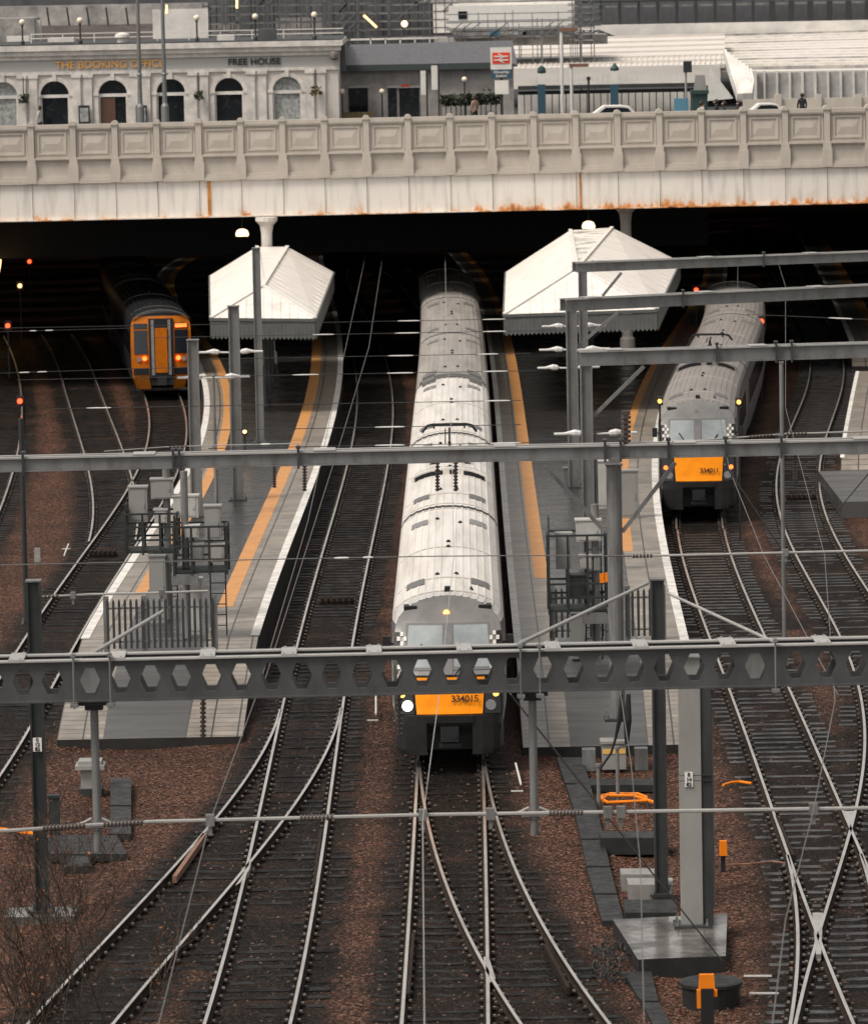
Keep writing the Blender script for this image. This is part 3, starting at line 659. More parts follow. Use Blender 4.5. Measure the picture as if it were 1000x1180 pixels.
# --- orange-fronted diesel train in the shade
def train158():
    t = T['F']; Yf = P(190, 457, 0)[1]; o = t.at(Yf); root = empty('orange_fronted_train', (o.x, o.y, 0), 'dark train with a flat orange end and red tail lamps in the shade', 'train')
    tb = TrainBuilder(t, Yf, root); a = 0
    rk = lambda z: interp([(.8, .0), (2.0, .05), (3.0, .2), (3.5, .4), (3.73, .6)], z)
    for i in range(2):
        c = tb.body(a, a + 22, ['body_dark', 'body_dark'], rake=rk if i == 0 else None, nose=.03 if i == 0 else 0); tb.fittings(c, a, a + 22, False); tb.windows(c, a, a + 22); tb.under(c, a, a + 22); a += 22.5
    def fs(x, z, off=0): return tb.w(rk(z) + .12 * (x / 1.2) ** 2 - off, x, z)
    def hw(z): return side_x(z) * .97
    mb = MB(); rows = [.80, .95, 1.3, 1.7, 2.3, 2.7, 3.0, 3.16, 3.31, 3.45, 3.56, 3.65, 3.70, 3.722]; N = 14; R_ = []
    for z in rows: R_.append(mb.pts([fs(hw(z) * (2 * k / N - 1), z) for k in range(N + 1)]))
    for A, B, z in zip(R_, R_[1:], rows):
        for k in range(N): mb.face((A[k], A[k + 1], B[k + 1], B[k]), 0 if z < 3.4 else 1)
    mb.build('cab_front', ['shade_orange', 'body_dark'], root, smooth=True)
    def patch(name, x0, x1, z0, z1, m, off=.03, n=4):
        mb = MB(); A = mb.pts([fs(x0 + (x1 - x0) * k / n, z0, off) for k in range(n + 1)]); B = mb.pts([fs(x0 + (x1 - x0) * k / n, z1, off) for k in range(n + 1)])
        A2 = mb.pts([fs(x0 + (x1 - x0) * k / n, z0, -.02) for k in range(n + 1)]); B2 = mb.pts([fs(x0 + (x1 - x0) * k / n, z1, -.02) for k in range(n + 1)])
        for k in range(n):
            mb.face((A[k], A[k + 1], B[k + 1], B[k])); mb.face((A2[k], A2[k + 1], A[k + 1], A[k])); mb.face((B[k], B[k + 1], B2[k + 1], B2[k]))
        mb.face((A2[0], A[0], B[0], B2[0])); mb.face((A[n], A2[n], B2[n], B[n]))
        return mb.build(name, m, root)
    patch('gangway_frame', -.52, .52, .85, 3.35, 'body_dark', .14)
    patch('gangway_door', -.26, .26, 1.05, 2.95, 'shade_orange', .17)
    for sg in (-1, 1):
        patch('gangway_post', sg * .30, sg * .42, .95, 3.3, 'cab_grey', .17, 1)
        patch('windscreen', sg * .58, sg * 1.16, 1.85, 2.86, 'side_glass', .025)
        patch('upper_window', sg * .58, sg * 1.16, 2.93, 3.15, 'side_glass', .025)
        patch('lower_panel', sg * .56, sg * 1.2, .95, 1.25, 'body_dark', .03)
        b = MB(); b.tube([fs(sg * .72, 1.66, .02), fs(sg * .72, 1.66, .08)], .1, 12); b.build('tail_light', 'lamp_red', root)
        b = MB(); b.tube([fs(sg * .95, 1.62, .02), fs(sg * .95, 1.62, .07)], .1, 12); b.build('headlight', 'lamp_off', root)
        b = MB(); A = []
        for z, k in ((.35, .85), (.9, 1)): A.append(b.pts([tb.w(-.08, sg * .55 * k, z), tb.w(0, sg * 1.1 * k, z), tb.w(.3, sg * 1.28 * k, z), tb.w(.6, sg * 1.28 * k, z), tb.w(.6, sg * .5, z)]))
        for k in range(5): b.face((A[0][k], A[0][(k + 1) % 5], A[1][(k + 1) % 5], A[1][k]))
        b.face(A[0]); b.face(A[1]); b.build('valance', 'dull_orange' , root)
    patch('destination_display', .62, 1.12, 2.97, 3.11, 'lamp_red', .04)
    b = MB(); b.tube([tb.w(.3, 0, .7), tb.w(-.35, 0, .7)], .12, 8); b.box(tb.w(-.3, 0, .7), (.4, .2, .35)); b.box(tb.w(.1, 0, .75), (1.05, .3, .5)); b.build('coupler', 'underframe', root)
    b = MB(); b.box(tb.w(.2, 0, .33), (2.2, .3, .12)); b.build('skirt', 'underframe', root)
train158()
# ---------------------------------------------------------------- road bridge
mat('parapet_stone', (.50, .45, .39), .6, 0, col2=(.39, .35, .30), scale=1.6, stretch=(1, 1, .4), thr=(.4, .8), bump=.15)
mat('cream_paint', (.70, .655, .60), .5, 0, col2=(.58, .53, .47), scale=1.5)
mat('canopy_white', (.80, .75, .685), .45, 0, col2=(.52, .48, .43), scale=1.1, thr=(.48, .85))
mat('canopy_soot', (.78, .73, .665), .5, 0, col2=(.14, .13, .12), scale=.9, thr=(.47, .66))
mat('valance', (.12, .124, .12), .5, 0, col2=(.09, .093, .09), scale=2)
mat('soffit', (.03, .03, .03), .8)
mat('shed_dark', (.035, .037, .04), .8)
def girder_mat():
    m = bpy.data.materials.new('girder_paint'); m.use_nodes = True; M['girder_paint'] = m
    n = m.node_tree.nodes; l = m.node_tree.links; b = n['Principled BSDF']; b.inputs['Roughness'].default_value = .5
    tc = n.new('ShaderNodeTexCoord'); sp = n.new('ShaderNodeSeparateXYZ'); l.new(tc.outputs['Object'], sp.inputs[0])
    no = n.new('ShaderNodeTexNoise'); no.inputs['Scale'].default_value = 1.6; no.inputs['Detail'].default_value = 8; no.inputs['Roughness'].default_value = .7
    mp = n.new('ShaderNodeMapping'); mp.inputs['Scale'].default_value = (.75, 1, .35); l.new(tc.outputs['Object'], mp.inputs[0]); l.new(mp.outputs[0], no.inputs[0])
    # rust grows from the lower edge, more of it east of the middle
    zz = n.new('ShaderNodeMapRange'); l.new(sp.outputs[2], zz.inputs[0]); zz.inputs[1].default_value = 0.0; zz.inputs[2].default_value = .75; zz.inputs[3].default_value = .19; zz.inputs[4].default_value = -.14
    xx = n.new('ShaderNodeMapRange'); l.new(sp.outputs[0], xx.inputs[0]); xx.inputs[1].default_value = 1; xx.inputs[2].default_value = 4; xx.inputs[3].default_value = -.10; xx.inputs[4].default_value = .02
    a1 = n.new('ShaderNodeMath'); a1.operation = 'ADD'; l.new(no.outputs[0], a1.inputs[0]); l.new(zz.outputs[0], a1.inputs[1])
    a2 = n.new('ShaderNodeMath'); a2.operation = 'ADD'; l.new(a1.outputs[0], a2.inputs[0]); l.new(xx.outputs[0], a2.inputs[1])
    cr = n.new('ShaderNodeValToRGB'); l.new(a2.outputs[0], cr.inputs[0]); e = cr.color_ramp.elements
    e[0].position = .45; e[0].color = (.78, .73, .665, 1); e[1].position = .82; e[1].color = (.10, .03, .012, 1)
    k = e.new(.60); k.color = (.73, .64, .55, 1); k = e.new(.68); k.color = (.66, .30, .10, 1)
    n2 = n.new('ShaderNodeTexNoise'); n2.inputs['Scale'].default_value = 1.0; n2.inputs['Detail'].default_value = 7; m2 = n.new('ShaderNodeMapping'); m2.inputs['Scale'].default_value = (3.2, 1, .35); l.new(tc.outputs['Object'], m2.inputs[0]); l.new(m2.outputs[0], n2.inputs['Vector'])
    r2 = n.new('ShaderNodeMapRange'); l.new(n2.outputs[0], r2.inputs[0]); r2.inputs[1].default_value = .5; r2.inputs[2].default_value = .75; r2.inputs[3].default_value = 1; r2.inputs[4].default_value = .72
    mx = n.new('ShaderNodeMix'); mx.data_type = 'RGBA'; mx.blend_type = 'MULTIPLY'; mx.inputs[0].default_value = 1; l.new(cr.outputs[0], mx.inputs[6]); l.new(r2.outputs[0], mx.inputs[7]); l.new(mx.outputs[2], b.inputs[0])
girder_mat()
mat('rust_streak', (.62, .24, .03), .7, 0, col2=(.30, .10, .02), scale=3)
BD = 218.0
base_y = lambda px: 213 - .0216 * px
post_px = [-60 + 48.25 * k - 2.0 for k in range(0, 24)]
bridge = empty('road_bridge', (0, BD + 10, 0), 'cream girder road bridge with a panelled grey parapet spanning all the tracks', 'bridge')
def zb(px): return PD(px, base_y(px), BD)[2]
sl_ = (PD(1000, base_y(1000), BD)[2] - PD(0, base_y(0), BD)[2]) / (PD(1000, 200, BD)[0] - PD(0, 200, BD)[0])
z00 = PD(500, base_y(500), BD)[2]
def zx(x): return z00 + sl_ * x
def xb(px): return PD(px, 180, BD)[0]
def slopebox(mb, x0, x1, y0, y1, z0, z1, mi=0, inset=0):
    p = []
    for (x, zz) in ((x0, zx(x0) + z0), (x1, zx(x1) + z0), (x1, zx(x1) + z1), (x0, zx(x0) + z1)): p.append((x, zz))
    mb.prism(p, y0, y1, mi)
SPX = xb(300) - xb(300 - 48.25)
xs_post = [xb(-12 + 0) + SPX * (k - 3) for k in range(0, 29)]
for k, x in enumerate(xs_post):
    b = MB(); hw = .15
    slopebox(b, x - .22, x + .22, BD - .22, BD, .02, .85); slopebox(b, x - .18, x + .18, BD - .19, BD, .85, 1.12); slopebox(b, x - .13, x + .13, BD - .15, BD + .35, 1.12, 2.56)
    pr = [(x - .155, zx(x) + 2.54)] + [(x + .155 * math.cos(a), zx(x) + 2.60 + .13 * math.sin(a)) for a in np.linspace(math.pi, 0, 7)] + [(x + .155, zx(x) + 2.54)]
    b.prism(pr[::-1], BD - .21, BD + .42); b.build('parapet_post', 'parapet_stone', bridge)
    if k + 1 < len(xs_post):
        a0 = x + hw; a1 = xs_post[k + 1] - hw; b = MB(); y0 = BD - .06
        slopebox(b, a0, a1, BD - .02, BD + .25, .0, 2.42)                      # back slab
        slopebox(b, a0, a1, BD - .14, BD + .32, 2.42, 2.60)                    # coping
        slopebox(b, a0, a1, BD - .12, BD - .02, 2.36, 2.42)
        slopebox(b, a0, a1, BD - .19, BD, .0, .16); slopebox(b, a0, a1, BD - .12, BD, .16, .30)   # plinth mouldings
        slopebox(b, a0, a1, BD - .17, BD, 1.06, 1.16); slopebox(b, a0, a1, BD - .10, BD, 1.0, 1.06); 
        # raised frame round the upper panel
        f0, f1 = a0 + .14, a1 - .14
        for (p0, p1, q0, q1) in ((f0, f1, 1.28, 1.35), (f0, f1, 2.19, 2.26), (f0, f0 + .07, 1.35, 2.19), (f1 - .07, f1, 1.35, 2.19)): slopebox(b, p0, p1, BD - .065, BD - .02, q0, q1)
        # pyramid boss
        cx = (a0 + a1) / 2; zc = zx(cx) + 1.77; g0, g1, h = f0 + .17, f1 - .17, .30
        i = b.pts([(g0, BD - .025, zc - h), (g1, BD - .025, zc - h), (g1, BD - .025, zc + h), (g0, BD - .025, zc + h), (cx - .28, BD - .055, zc), (cx + .28, BD - .055, zc)])
        for f in ((0, 1, 5, 4), (1, 2, 5), (2, 3, 4, 5), (3, 0, 4)): b.face([i[q] for q in f])
        b.build('parapet_panel', 'parapet_stone', bridge)
GH = 1.62
gz0 = z00 - GH
for k in range(len(xs_post) - 1):
    x, x1 = xs_post[k], xs_post[k + 1]
    b = MB(); slopebox(b, x + .012, x1 - .012, BD - .05, BD + .02, -GH + .05, 0)
    slopebox(b, x, x1 - .004, BD - .22, BD + .2, -GH, -GH + .055); slopebox(b, x + .02, x + .045, BD - .07, BD - .05, -GH + .055, -.02)
    o = b.build('girder_plate', 'girder_paint', bridge)
    o.data.transform(Matrix.Translation((0, 0, -(z00 - GH)))); o.location = (0, 0, z00 - GH)
for px, w_, mm in ((240, .07, 'rust_streak'), (668, .04, 'rust_streak')):
    x = xb(px); b = MB(); slopebox(b, x - w_, x + w_, BD - .097, BD - .05, -GH + .1, -.02); b.build('rusty_joint', mm, bridge)
b = MB(); X0, X1 = xs_post[0], xs_post[-1]
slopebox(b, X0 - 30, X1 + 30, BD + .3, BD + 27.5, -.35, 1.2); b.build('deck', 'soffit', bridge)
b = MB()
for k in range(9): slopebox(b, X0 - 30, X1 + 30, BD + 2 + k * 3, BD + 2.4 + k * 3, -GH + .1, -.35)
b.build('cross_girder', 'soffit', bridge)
b = MB(); slopebox(b, X0 - 30, X1 + 30, BD + .36, BD + 24.5, 1.2, 1.204); o = b.build('road', 'asphalt', None); struct(o)
b = MB(); slopebox(b, X0 - 30, X1 + 30, BD + 24.5, BD + 27.4, 1.2, 1.33); o = b.build('pavement', 'concrete', None); struct(o)
def column(px, D, ztop=None):
    x = PD(px, 260, D)[0]; zt = zx(x) - GH; b = MB(); b.lathe((x, D, .9), [(.34, 0), (.34, .5), (.25, .6), (.24, zt - .9 - .75), (.26, zt - .9 - .6), (.30, zt - 1.25), (.44, zt - .9 - .2), (.48, zt - 1.06), (.48, zt - .9 - .002)], 14)
    b.build('support_column', 'cream_paint', bridge)
column(307, BD - 1.0); column(721, BD + 3.2)
# ---------------------------------------------------------------- station shed beyond the bridge
shed = empty('station_shed', (0, 320, 0), 'dark station hall beyond the bridge with its roof over the tracks', 'station hall')
b = MB(); [b.bb(-75, 75, y_, y_ + 7.7, 9.2, 9.6) for y_ in np.arange(246, 425, 8.0)]; b.build('roof_deck', 'shed_dark', shed)  # roof out of view, set to block sky light; gaps let a little in
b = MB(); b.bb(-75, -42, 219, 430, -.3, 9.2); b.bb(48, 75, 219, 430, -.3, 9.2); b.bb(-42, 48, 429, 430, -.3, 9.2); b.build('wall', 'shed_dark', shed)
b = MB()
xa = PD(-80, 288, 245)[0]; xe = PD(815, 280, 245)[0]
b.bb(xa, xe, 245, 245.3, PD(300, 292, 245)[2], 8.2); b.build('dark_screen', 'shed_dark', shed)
# ---------------------------------------------------------------- platform canopies
def canopy(label, bl, rl, rr, br, ap, fl, fr, DB, DF, DA, posts):
    P0 = {k: Vector(PD(*v, d)) for k, v, d in (('bl', bl, DB), ('rl', rl, DB), ('rr', rr, DB), ('br', br, DB), ('ap', ap, DA), ('fl', fl, DF), ('fr', fr, DF))}
    c = (P0['fl'] + P0['br']) / 2; root = empty('platform_canopy', (c.x, c.y, .9), label, 'platform canopy', 'white hipped canopies over the platforms')
    def slab(name, keys, m, th=.09, uvx=None):
        if name == 'roof_ridge' and 'sooty' in label: m = 'canopy_soot'
        b = MB(); q = [P0[k] for k in keys]; A = b.pts(q); B = b.pts([v - Vector((0, 0, th)) for v in q]); n = len(q)
        b.face(A); b.face(B[::-1])
        for k in range(n): b.face((A[k], B[k], B[(k + 1) % n], A[(k + 1) % n]))
        return b.build(name, m, root)
    slab('roof_slope', ('fl', 'ap', 'rl', 'bl'), 'canopy_white'); slab('roof_slope', ('fr', 'br', 'rr', 'ap'), 'canopy_white'); slab('roof_slope', ('fl', 'fr', 'ap'), 'canopy_white'); slab('roof_ridge', ('ap', 'rr', 'rl'), 'canopy_white')
    up_ = Vector((0, 0, .03))
    for a_, b_ in (('fl', 'ap'), ('fr', 'ap'), ('ap', 'rl'), ('ap', 'rr')):
        b = MB(); b.bar(P0[a_] + up_, P0[b_] + up_, .16, .05); b.build('ridge_flashing', 'white_paint' if a_ != 'ap' else 'canopy_white', root)
    # standing seams
    b = MB()
    for (e0, e1, r0, r1, n) in (('fl', 'bl', 'ap', 'rl', 14), ('fr', 'br', 'ap', 'rr', 14)):
        for k in range(1, n):
            t = k / n; b.bar(P0[e0].lerp(P0[e1], t) + up_ * .7, P0[r0].lerp(P0[r1], t) + up_ * .7, .03, .008)
    for k in range(1, 12):
        t = k / 12; q = P0['fl'].lerp(P0['fr'], t); h = 1 - abs(2 * t - 1); s_ = P0['fl'].lerp(P0['ap'], min(1, 2 * t)) if t < .5 else P0['fr'].lerp(P0['ap'], min(1, 2 * (1 - t)))
        b.bar(q + up_ * .7, s_ + up_ * .7, .03, .008)
    b.build('roof_seam', 'canopy_white', root)
    # valances: dark fascia, boards and a saw-tooth edge
    def val(a, b_, name, out):
        A, B = P0[a], P0[b_]; L = (B - A).length; n = max(6, int(L / .16)); mb = MB(); d = (B - A) / n; nrm = Vector((-(B - A).y, (B - A).x, 0)).normalized() * .04 * out
        for k in range(n):
            p, q = A + d * k, A + d * (k + 1); g = (q - p) * .015
            p = p + g; q = q - g
            z1 = Vector((0, 0, -.14)); z2 = Vector((0, 0, -.74)); m_ = (p + q) / 2 + Vector((0, 0, -.84))
            f = mb.pts([p + z1, q + z1, q + z2, m_, p + z2]); g2 = mb.pts([v - nrm for v in (p + z1, q + z1, q + z2, m_, p + z2)])
            mb.face(f); mb.face(g2[::-1])
            for i in range(5): mb.face((f[i], g2[i], g2[(i + 1) % 5], f[(i + 1) % 5]))
        mb.build(name, 'valance', root)
        gb = MB(); gb.bar(A + Vector((0, 0, -.06)), B + Vector((0, 0, -.06)), .14, .12); gb.build('gutter', 'valance', root)
    val('fl', 'fr', 'valance', 1); val('fr', 'br', 'valance', 1); val('bl', 'fl', 'valance', 1)
    for t in posts:
        x = (P0['fl'].lerp(P0['bl'], t).x + P0['fr'].lerp(P0['br'], t).x) / 2; y = P0['fl'].lerp(P0['bl'], t).y
        b = MB(); b.lathe((x, y, .9), [(.18, 0), (.18, .3), (.09, .4), (.08, 3.2), (.14, 3.4)], 10); b.bar((x, y, 3.3), (x - 1.4, y, 4.35), .08, .08); b.bar((x, y, 3.3), (x + 1.4, y, 4.35), .08, .08); b.build('post', 'galv_dark', root)
    return root, P0
cl, PL_ = canopy('smaller white hipped canopy with a bridge column rising through its roof', (242, 317), (296, 284), (331, 284), (384, 313), (303, 329), (243, 366), (363, 367), 216.5, 192, 196, (.15, .5, .85))
cr_, PR_ = canopy('larger white hipped canopy with a sooty ridge beside the silver train', (583, 313), (657, 265), (705, 262), (783, 301), (665, 308), (581, 362), (757, 356), 216.5, 190, 195, (.12, .5, .88))
b = MB(); q = PR_['rl'].lerp(PR_['rr'], .5); b.bb(q.x - .45, q.x + .55, q.y - 5, q.y - .4, q.z - .05, q.z + .012); 
# lamps under the bridge
def hang_lamp(px, py, D, label):
    p = PD(px, py, D); e = empty('hanging_lamp', (p[0], p[1], p[2]), label, 'lamp')
    b = MB(); b.lathe((p[0], p[1], p[2] - .15), [(.28, 0), (.30, .1), (.24, .26), (.1, .33)], 12); b.build('shade', 'lamp_glow', e)
    b = MB(); b.tube([(p[0], p[1], p[2] + .15), (p[0], p[1], zx(p[0]) - .3)], .03, 6); b.build('stem', 'black', e)
hang_lamp(279, 268, BD + 4, 'lit lamp hanging under the bridge above the smaller canopy')
hang_lamp(678, 259, BD + 4, 'lit lamp hanging under the bridge behind the larger sooty-ridged canopy')
# right-hand platform seen under the bridge
le3 = Edge([(905, 250), (935, 300), (960, 350), (984, 398), (992, 430)], deg=2); re3 = Edge([(1200, 250), (1210, 300), (1220, 350), (1230, 398), (1240, 430)], deg=2)
platform('station_platform', 'platform beyond the S-curved line, seen under the end of the bridge', le3, re3, P(992, 418, .12)[1], 320, 2, (.2, .9, .45), None, yl=P(992, 420, .9)[1])
le4 = Edge([(967, 535), (971, 500), (982, 455), (987, 425)], deg=2); re4 = Edge([(1040, 535), (1040, 500), (1040, 455), (1030, 425)], deg=1)
platform('station_platform', 'short pale platform end with a curved edge beside the S-curved line', le4, re4, P(975, 553, .12)[1], P(985, 425, .9)[1], 3, (.12, 1.6, .0), None, yl=999)
b = MB(); p = P(1000, 590, 0); q = P(1000, 548, 0); b.bb(P(970, 590, 0)[0], p[0] + 4, p[1], q[1] - 1.5, -.2, .35); tag(b.build('plinth', 'ramp_top'), 'grey concrete slab on the ballast below the pale platform end', 'slab')
# ---------------------------------------------------------------- overhead line: castellated beam in front
mat('sign_white', (.75, .73, .70), .5)
mat('sign_black', (.02, .02, .02), .5)
mat('red_lens', (.9, .05, .02), .3, emit=(1, .07, .02), estr=2.2)
mat('sodium', (1, .6, .2), .3, emit=(1, .6, .22), estr=1.8)
mat('navy', (.012, .022, .035), .45)
mat('rust_plate', (.26, .14, .10), .6, 0, col2=(.16, .08, .05), scale=6)
def xline(p0, p1, z, ext=0):
    a, b = Vector(P(*p0, z)), Vector(P(*p1, z)); d = (b - a); return a - d * ext, b + d * ext
def beam_cast():
    zb_ = PD(500, 798, 77)[2]; a, b = xline((0, 809), (1000, 787), zb_, .32); L = (b - a).length; ux = (b - a).normalized(); uy = Vector((-ux.y, ux.x, 0))
    root = empty('lattice_portal_beam', tuple((a + b) / 2), 'long grey double beam with rows of hexagonal holes crossing in front of everything', 'overhead line beam')
    def at(px):  # distance along for a photo bearing
        return (Vector(P(px, 809 - .022 * px, zb_)) - a).dot(ux)
    H = .62; sx = (at(500) - at(400)) / 100
    holes = [27 - 34.5 * k for k in range(9, 0, -1)] + [27, 61] + [104.5 + 34.8 * k for k in range(0, 23)] + [917 + 35 * k for k in range(0, 12)]
    solid = {104.5, 104.5 + 34.8 * 22}
    for side, off in (('f', 0), ('b', .66)):
        mb = MB(); th = .035
        def pt(s, z, y): q = a + ux * s + uy * (off + y); return (q.x, q.y, zb_ + z)
        hs_ = sorted(at(h) for h in holes if h not in solid); hw, ht, hh = 12.3 * sx, 5.2 * sx, .215
        edges = [0.0]; 
        for h0, h1 in zip(hs_, hs_[1:]): edges.append((h0 + h1) / 2)
        edges.append(L); zm = H * .50
        for i, h in enumerate(hs_):
            l, r = edges[i], edges[i + 1]
            if h - l < hw + .005 or r - h < hw + .005: l, r = min(l, h - hw - .01), max(r, h + hw + .01)
            hexp = [(h - hw, zm), (h - ht, zm + hh), (h + ht, zm + hh), (h + hw, zm), (h + ht, zm - hh), (h - ht, zm - hh)]
            polys = [[(l, zm), hexp[0], hexp[1], (h - ht, H), (l, H)], [hexp[1], hexp[2], (h + ht, H), (h - ht, H)], [hexp[2], hexp[3], (r, zm), (r, H), (h + ht, H)],
                     [(l, 0), (h - ht, 0), hexp[5], hexp[0], (l, zm)], [(h - ht, 0), (h + ht, 0), hexp[4], hexp[5]], [(h + ht, 0), (r, 0), (r, zm), hexp[3], hexp[4]]]
            for p in polys: mb.poly([pt(s, z, 0) for s, z in p]); mb.poly([pt(s, z, th) for s, z in p][::-1])
            for (s0, z0), (s1, z1) in zip(hexp, hexp[1:] + hexp[:1]): mb.poly([pt(s0, z0, 0), pt(s0, z0, th), pt(s1, z1, th), pt(s1, z1, 0)])
        mb.build('web', 'beam_grey', root)
        mb = MB()
        for z, m in ((-.025, 0), (H, 1)):
            p, q = a + uy * (off + .0175) + Vector((0, 0, z + .0125 + zb_ - a.z)), b + uy * (off + .0175) + Vector((0, 0, z + .0125 + zb_ - a.z))
            mb.bar(p, q, .17, .025, m)
        mb.build('flange', ['beam_grey', 'flange_light'], root)
    for px in list(range(-280, 0, 104)) + [20, 128 + 8, 240, 334, 432, 536, 638, 739, 840, 949] + [1053, 1157, 1260]:
        s = at(px); q = a + ux * s + uy * .35; mb = MB(); mb.box((q.x, q.y, zb_ + H + .036), (.24, .82, .022), math.atan2(ux.y, ux.x)); [mb.box((q.x + dx, q.y + dy, zb_ + H + .058), (.035, .035, .022)) for dx in (-.07, .07) for dy in (-.34, .34)]; mb.build('batten_plate', 'flange_light', root)
    for px in (86, 128, 600, 622, 893):
        s = at(px); q = a + ux * s; mb = MB()
        mb.tube([q + Vector((0, 0, -.12)) - uy * .12, q + Vector((0, 0, H + .14)) - uy * .12], .016, 6); mb.box((q.x, q.y - .1, zb_ + H + .1), (.07, .14, .05)); mb.box((q.x, q.y - .1, zb_ - .07), (.12, .2, .05)); mb.build('clamp_rod', 'galv', root)
    # joint plates
    for px in (104.5, 104.5 + 34.8 * 22):
        s = at(px); mb = MB(); hx = [(s - .16, H / 2), (s - .07, H / 2 + .2), (s + .07, H / 2 + .2), (s + .16, H / 2), (s + .07, H / 2 - .2), (s - .07, H / 2 - .2)]
        A = [a + ux * q0 - uy * .008 + Vector((0, 0, zb_ - a.z + q1)) for q0, q1 in hx]; B = [v + uy * .006 for v in A]; ia, ib = mb.pts(A), mb.pts(B); mb.face(ia); mb.face(ib[::-1]); [mb.face((ia[k], ib[k], ib[(k + 1) % 6], ia[(k + 1) % 6])) for k in range(6)]; mb.build('joint_plate', 'galv', root)
    for s in (.3, L - .3):
        q = a + ux * s + uy * .35; mb = MB(); mb.bb(q.x - .18, q.x + .18, q.y - .18, q.y + .18, -.3, zb_ - .03); mb.build('end_mast', 'beam_grey', root)
    return a, ux, uy, zb_, at
BA, BUX, BUY, BZB, bat = beam_cast()
def drop_tube(px, py0, py1, label):
    q = BA + BUX * bat(px) + BUY * .33; z1 = PD(px, py1, q.y)[2]; e = empty('drop_tube', (q.x, q.y, z1), label, 'drop tube', 'tubes hanging from the hexagonal-holed beam')
    b = MB(); b.tube([(q.x, q.y, z1), (q.x, q.y, BZB - .10)], .066, 12); b.build('tube', 'galv', e)
    b = MB(); b.bb(q.x - .24, q.x + .24, q.y - .3, q.y + .3, BZB - .10, BZB - .04); b.bb(q.x - .14, q.x + .14, q.y - .12, q.y + .12, BZB - .2, BZB - .10); b.build('bracket', 'black', e)
    return q
d1 = drop_tube(107, 812, 982, 'round grey tube hanging from the holed beam over the grey hooded case')
d2 = drop_tube(614, 798, 962, 'round grey tube hanging from the holed beam close to the silver train')
def rod(mb, p, q, r=.045, ribs=10, mi=0):
    p, q = Vector(p), Vector(q); mb.tube([p, q], r * .45, 6, mi); n = ribs; u = (q - p).normalized() * ((q - p).length / n * .28)
    for k in range(n):
        c = p.lerp(q, (k + .5) / n); mb.tube([c - u, c + u], r, 8, mi)
def span_wire(label, pts, z=None, D=None, r=.022, dark=(), pale=(), clamps=(), mat_='flange_light', group='cross wires and span tubes over the tracks', name='span_wire'):
    """pts: photo bearings on a plane of height z (or at distance D)"""
    f = (lambda a, b: Vector(P(a, b, z))) if z is not None else (lambda a, b: Vector(PD(a, b, D)))
    W = [f(*p) for p in pts]; c = W[len(W) // 2]; e = empty(name, tuple(c), label, 'overhead wire', group)
    b = MB(); b.tube(W, r, 6); b.build('wire', mat_, e)
    def yy(px): return float(np.interp(px, [p[0] for p in pts], [p[1] for p in pts]))
    for x0, x1 in dark: b = MB(); rod(b, f(x0, yy(x0)), f(x1, yy(x1)), r * 1.7, max(4, int(abs(x1 - x0) / 4))); b.build('insulator', 'porcelain', e)
    for x0, x1 in pale: b = MB(); p, q = f(x0, yy(x0)), f(x1, yy(x1)); b.tube([p, p.lerp(q, .3), p.lerp(q, .8), q], [r * 1.1, r * 2.0, r * 2.0, r * 1.1], 8); b.build('insulator', 'insulator', e)
    for x in clamps: b = MB(); p = f(x, yy(x)); b.box(p, (r * 4.5, r * 4, r * 6)); b.box(p - Vector((0, 0, r * 5)), (r * 2, r * 2, r * 6)); b.build('clamp', 'galv', e)
    return e
Z1 = PD(500, 938, 77)[2]
span_wire('bright horizontal span tube across the foreground, crossing both hanging grey tubes', [(-80, 962), (20, 957), (107, 951), (180, 947), (500, 939), (640, 937), (1090, 930)], z=Z1, r=.03, dark=((48, 98), (118, 165), (345, 366), (366, 384), (632, 672)), clamps=(242, 487, 565, 700, 715, 937), mat_='flange_light')
b = MB();  # small fittings where the span meets the drop tubes
for q, px, py in ((d1, 107, 951), (d2, 614, 938)):
    e = empty('pipe_clamp', (q.x, q.y - .05, PD(px, py, q.y)[2]), 'pale clamp joining the span tube to the hanging tube ' + ('above the dark slabs' if px < 300 else 'beside the silver train'), 'clamp', 'clamps on the hanging tubes')
    zc = PD(px, py, q.y)[2]; b = MB(); b.tube([(q.x, q.y, zc - .07), (q.x, q.y, zc + .07)], .095, 10); b.bb(q.x - .2, q.x + .2, q.y - .1, q.y - .04, zc - .03, zc + .03); b.build('collar', 'galv', e)
    for s in (-1, 1): b = MB(); b.tube([(q.x + s * .08, q.y - .08, zc + .12), (q.x + s * .22, q.y - .08, zc + .05), (q.x + s * .34, q.y - .08, zc + .02)], .02, 6); b.build('bolt', 'flange_light', e)
# contact wires
def wire(label, pts, r=.009, m='wire'):
    W = [Vector(P(a, b, z)) for a, b, z in pts]; b = MB(); b.tube(W, r, 5); return tag(b.build('contact_wire', m), label, 'overhead wire', 'long contact wires along the tracks')
wire('contact wire running down over the rusty check rail beside the left turnout', [(150, 1330, 5.1), (183, 1180, 5.1), (242, 947, 5.1), (296, 800, 5.15), (355, 600, 5.2), (420, 300, 5.2), (424, 258, 5.2)])
wire('contact wire hanging straight down in front of the silver train cab', [(488, 1330, 5.1), (489, 1180, 5.1), (487, 945, 5.1), (506, 800, 5.15), (523, 640, 5.2), (520, 500, 5.2), (515, 400, 5.2), (512, 258, 5.2)], .008, 'flange_light')
wire('contact wire above the diamond crossing at the edge of the concrete plinth side', [(870, 1330, 5.1), (890, 1180, 5.1), (905, 1060, 5.1), (937, 935, 5.1), (962, 808, 5.1), (950, 640, 5.2), (905, 470, 5.2), (905, 330, 5.2), (880, 250, 5.2)])
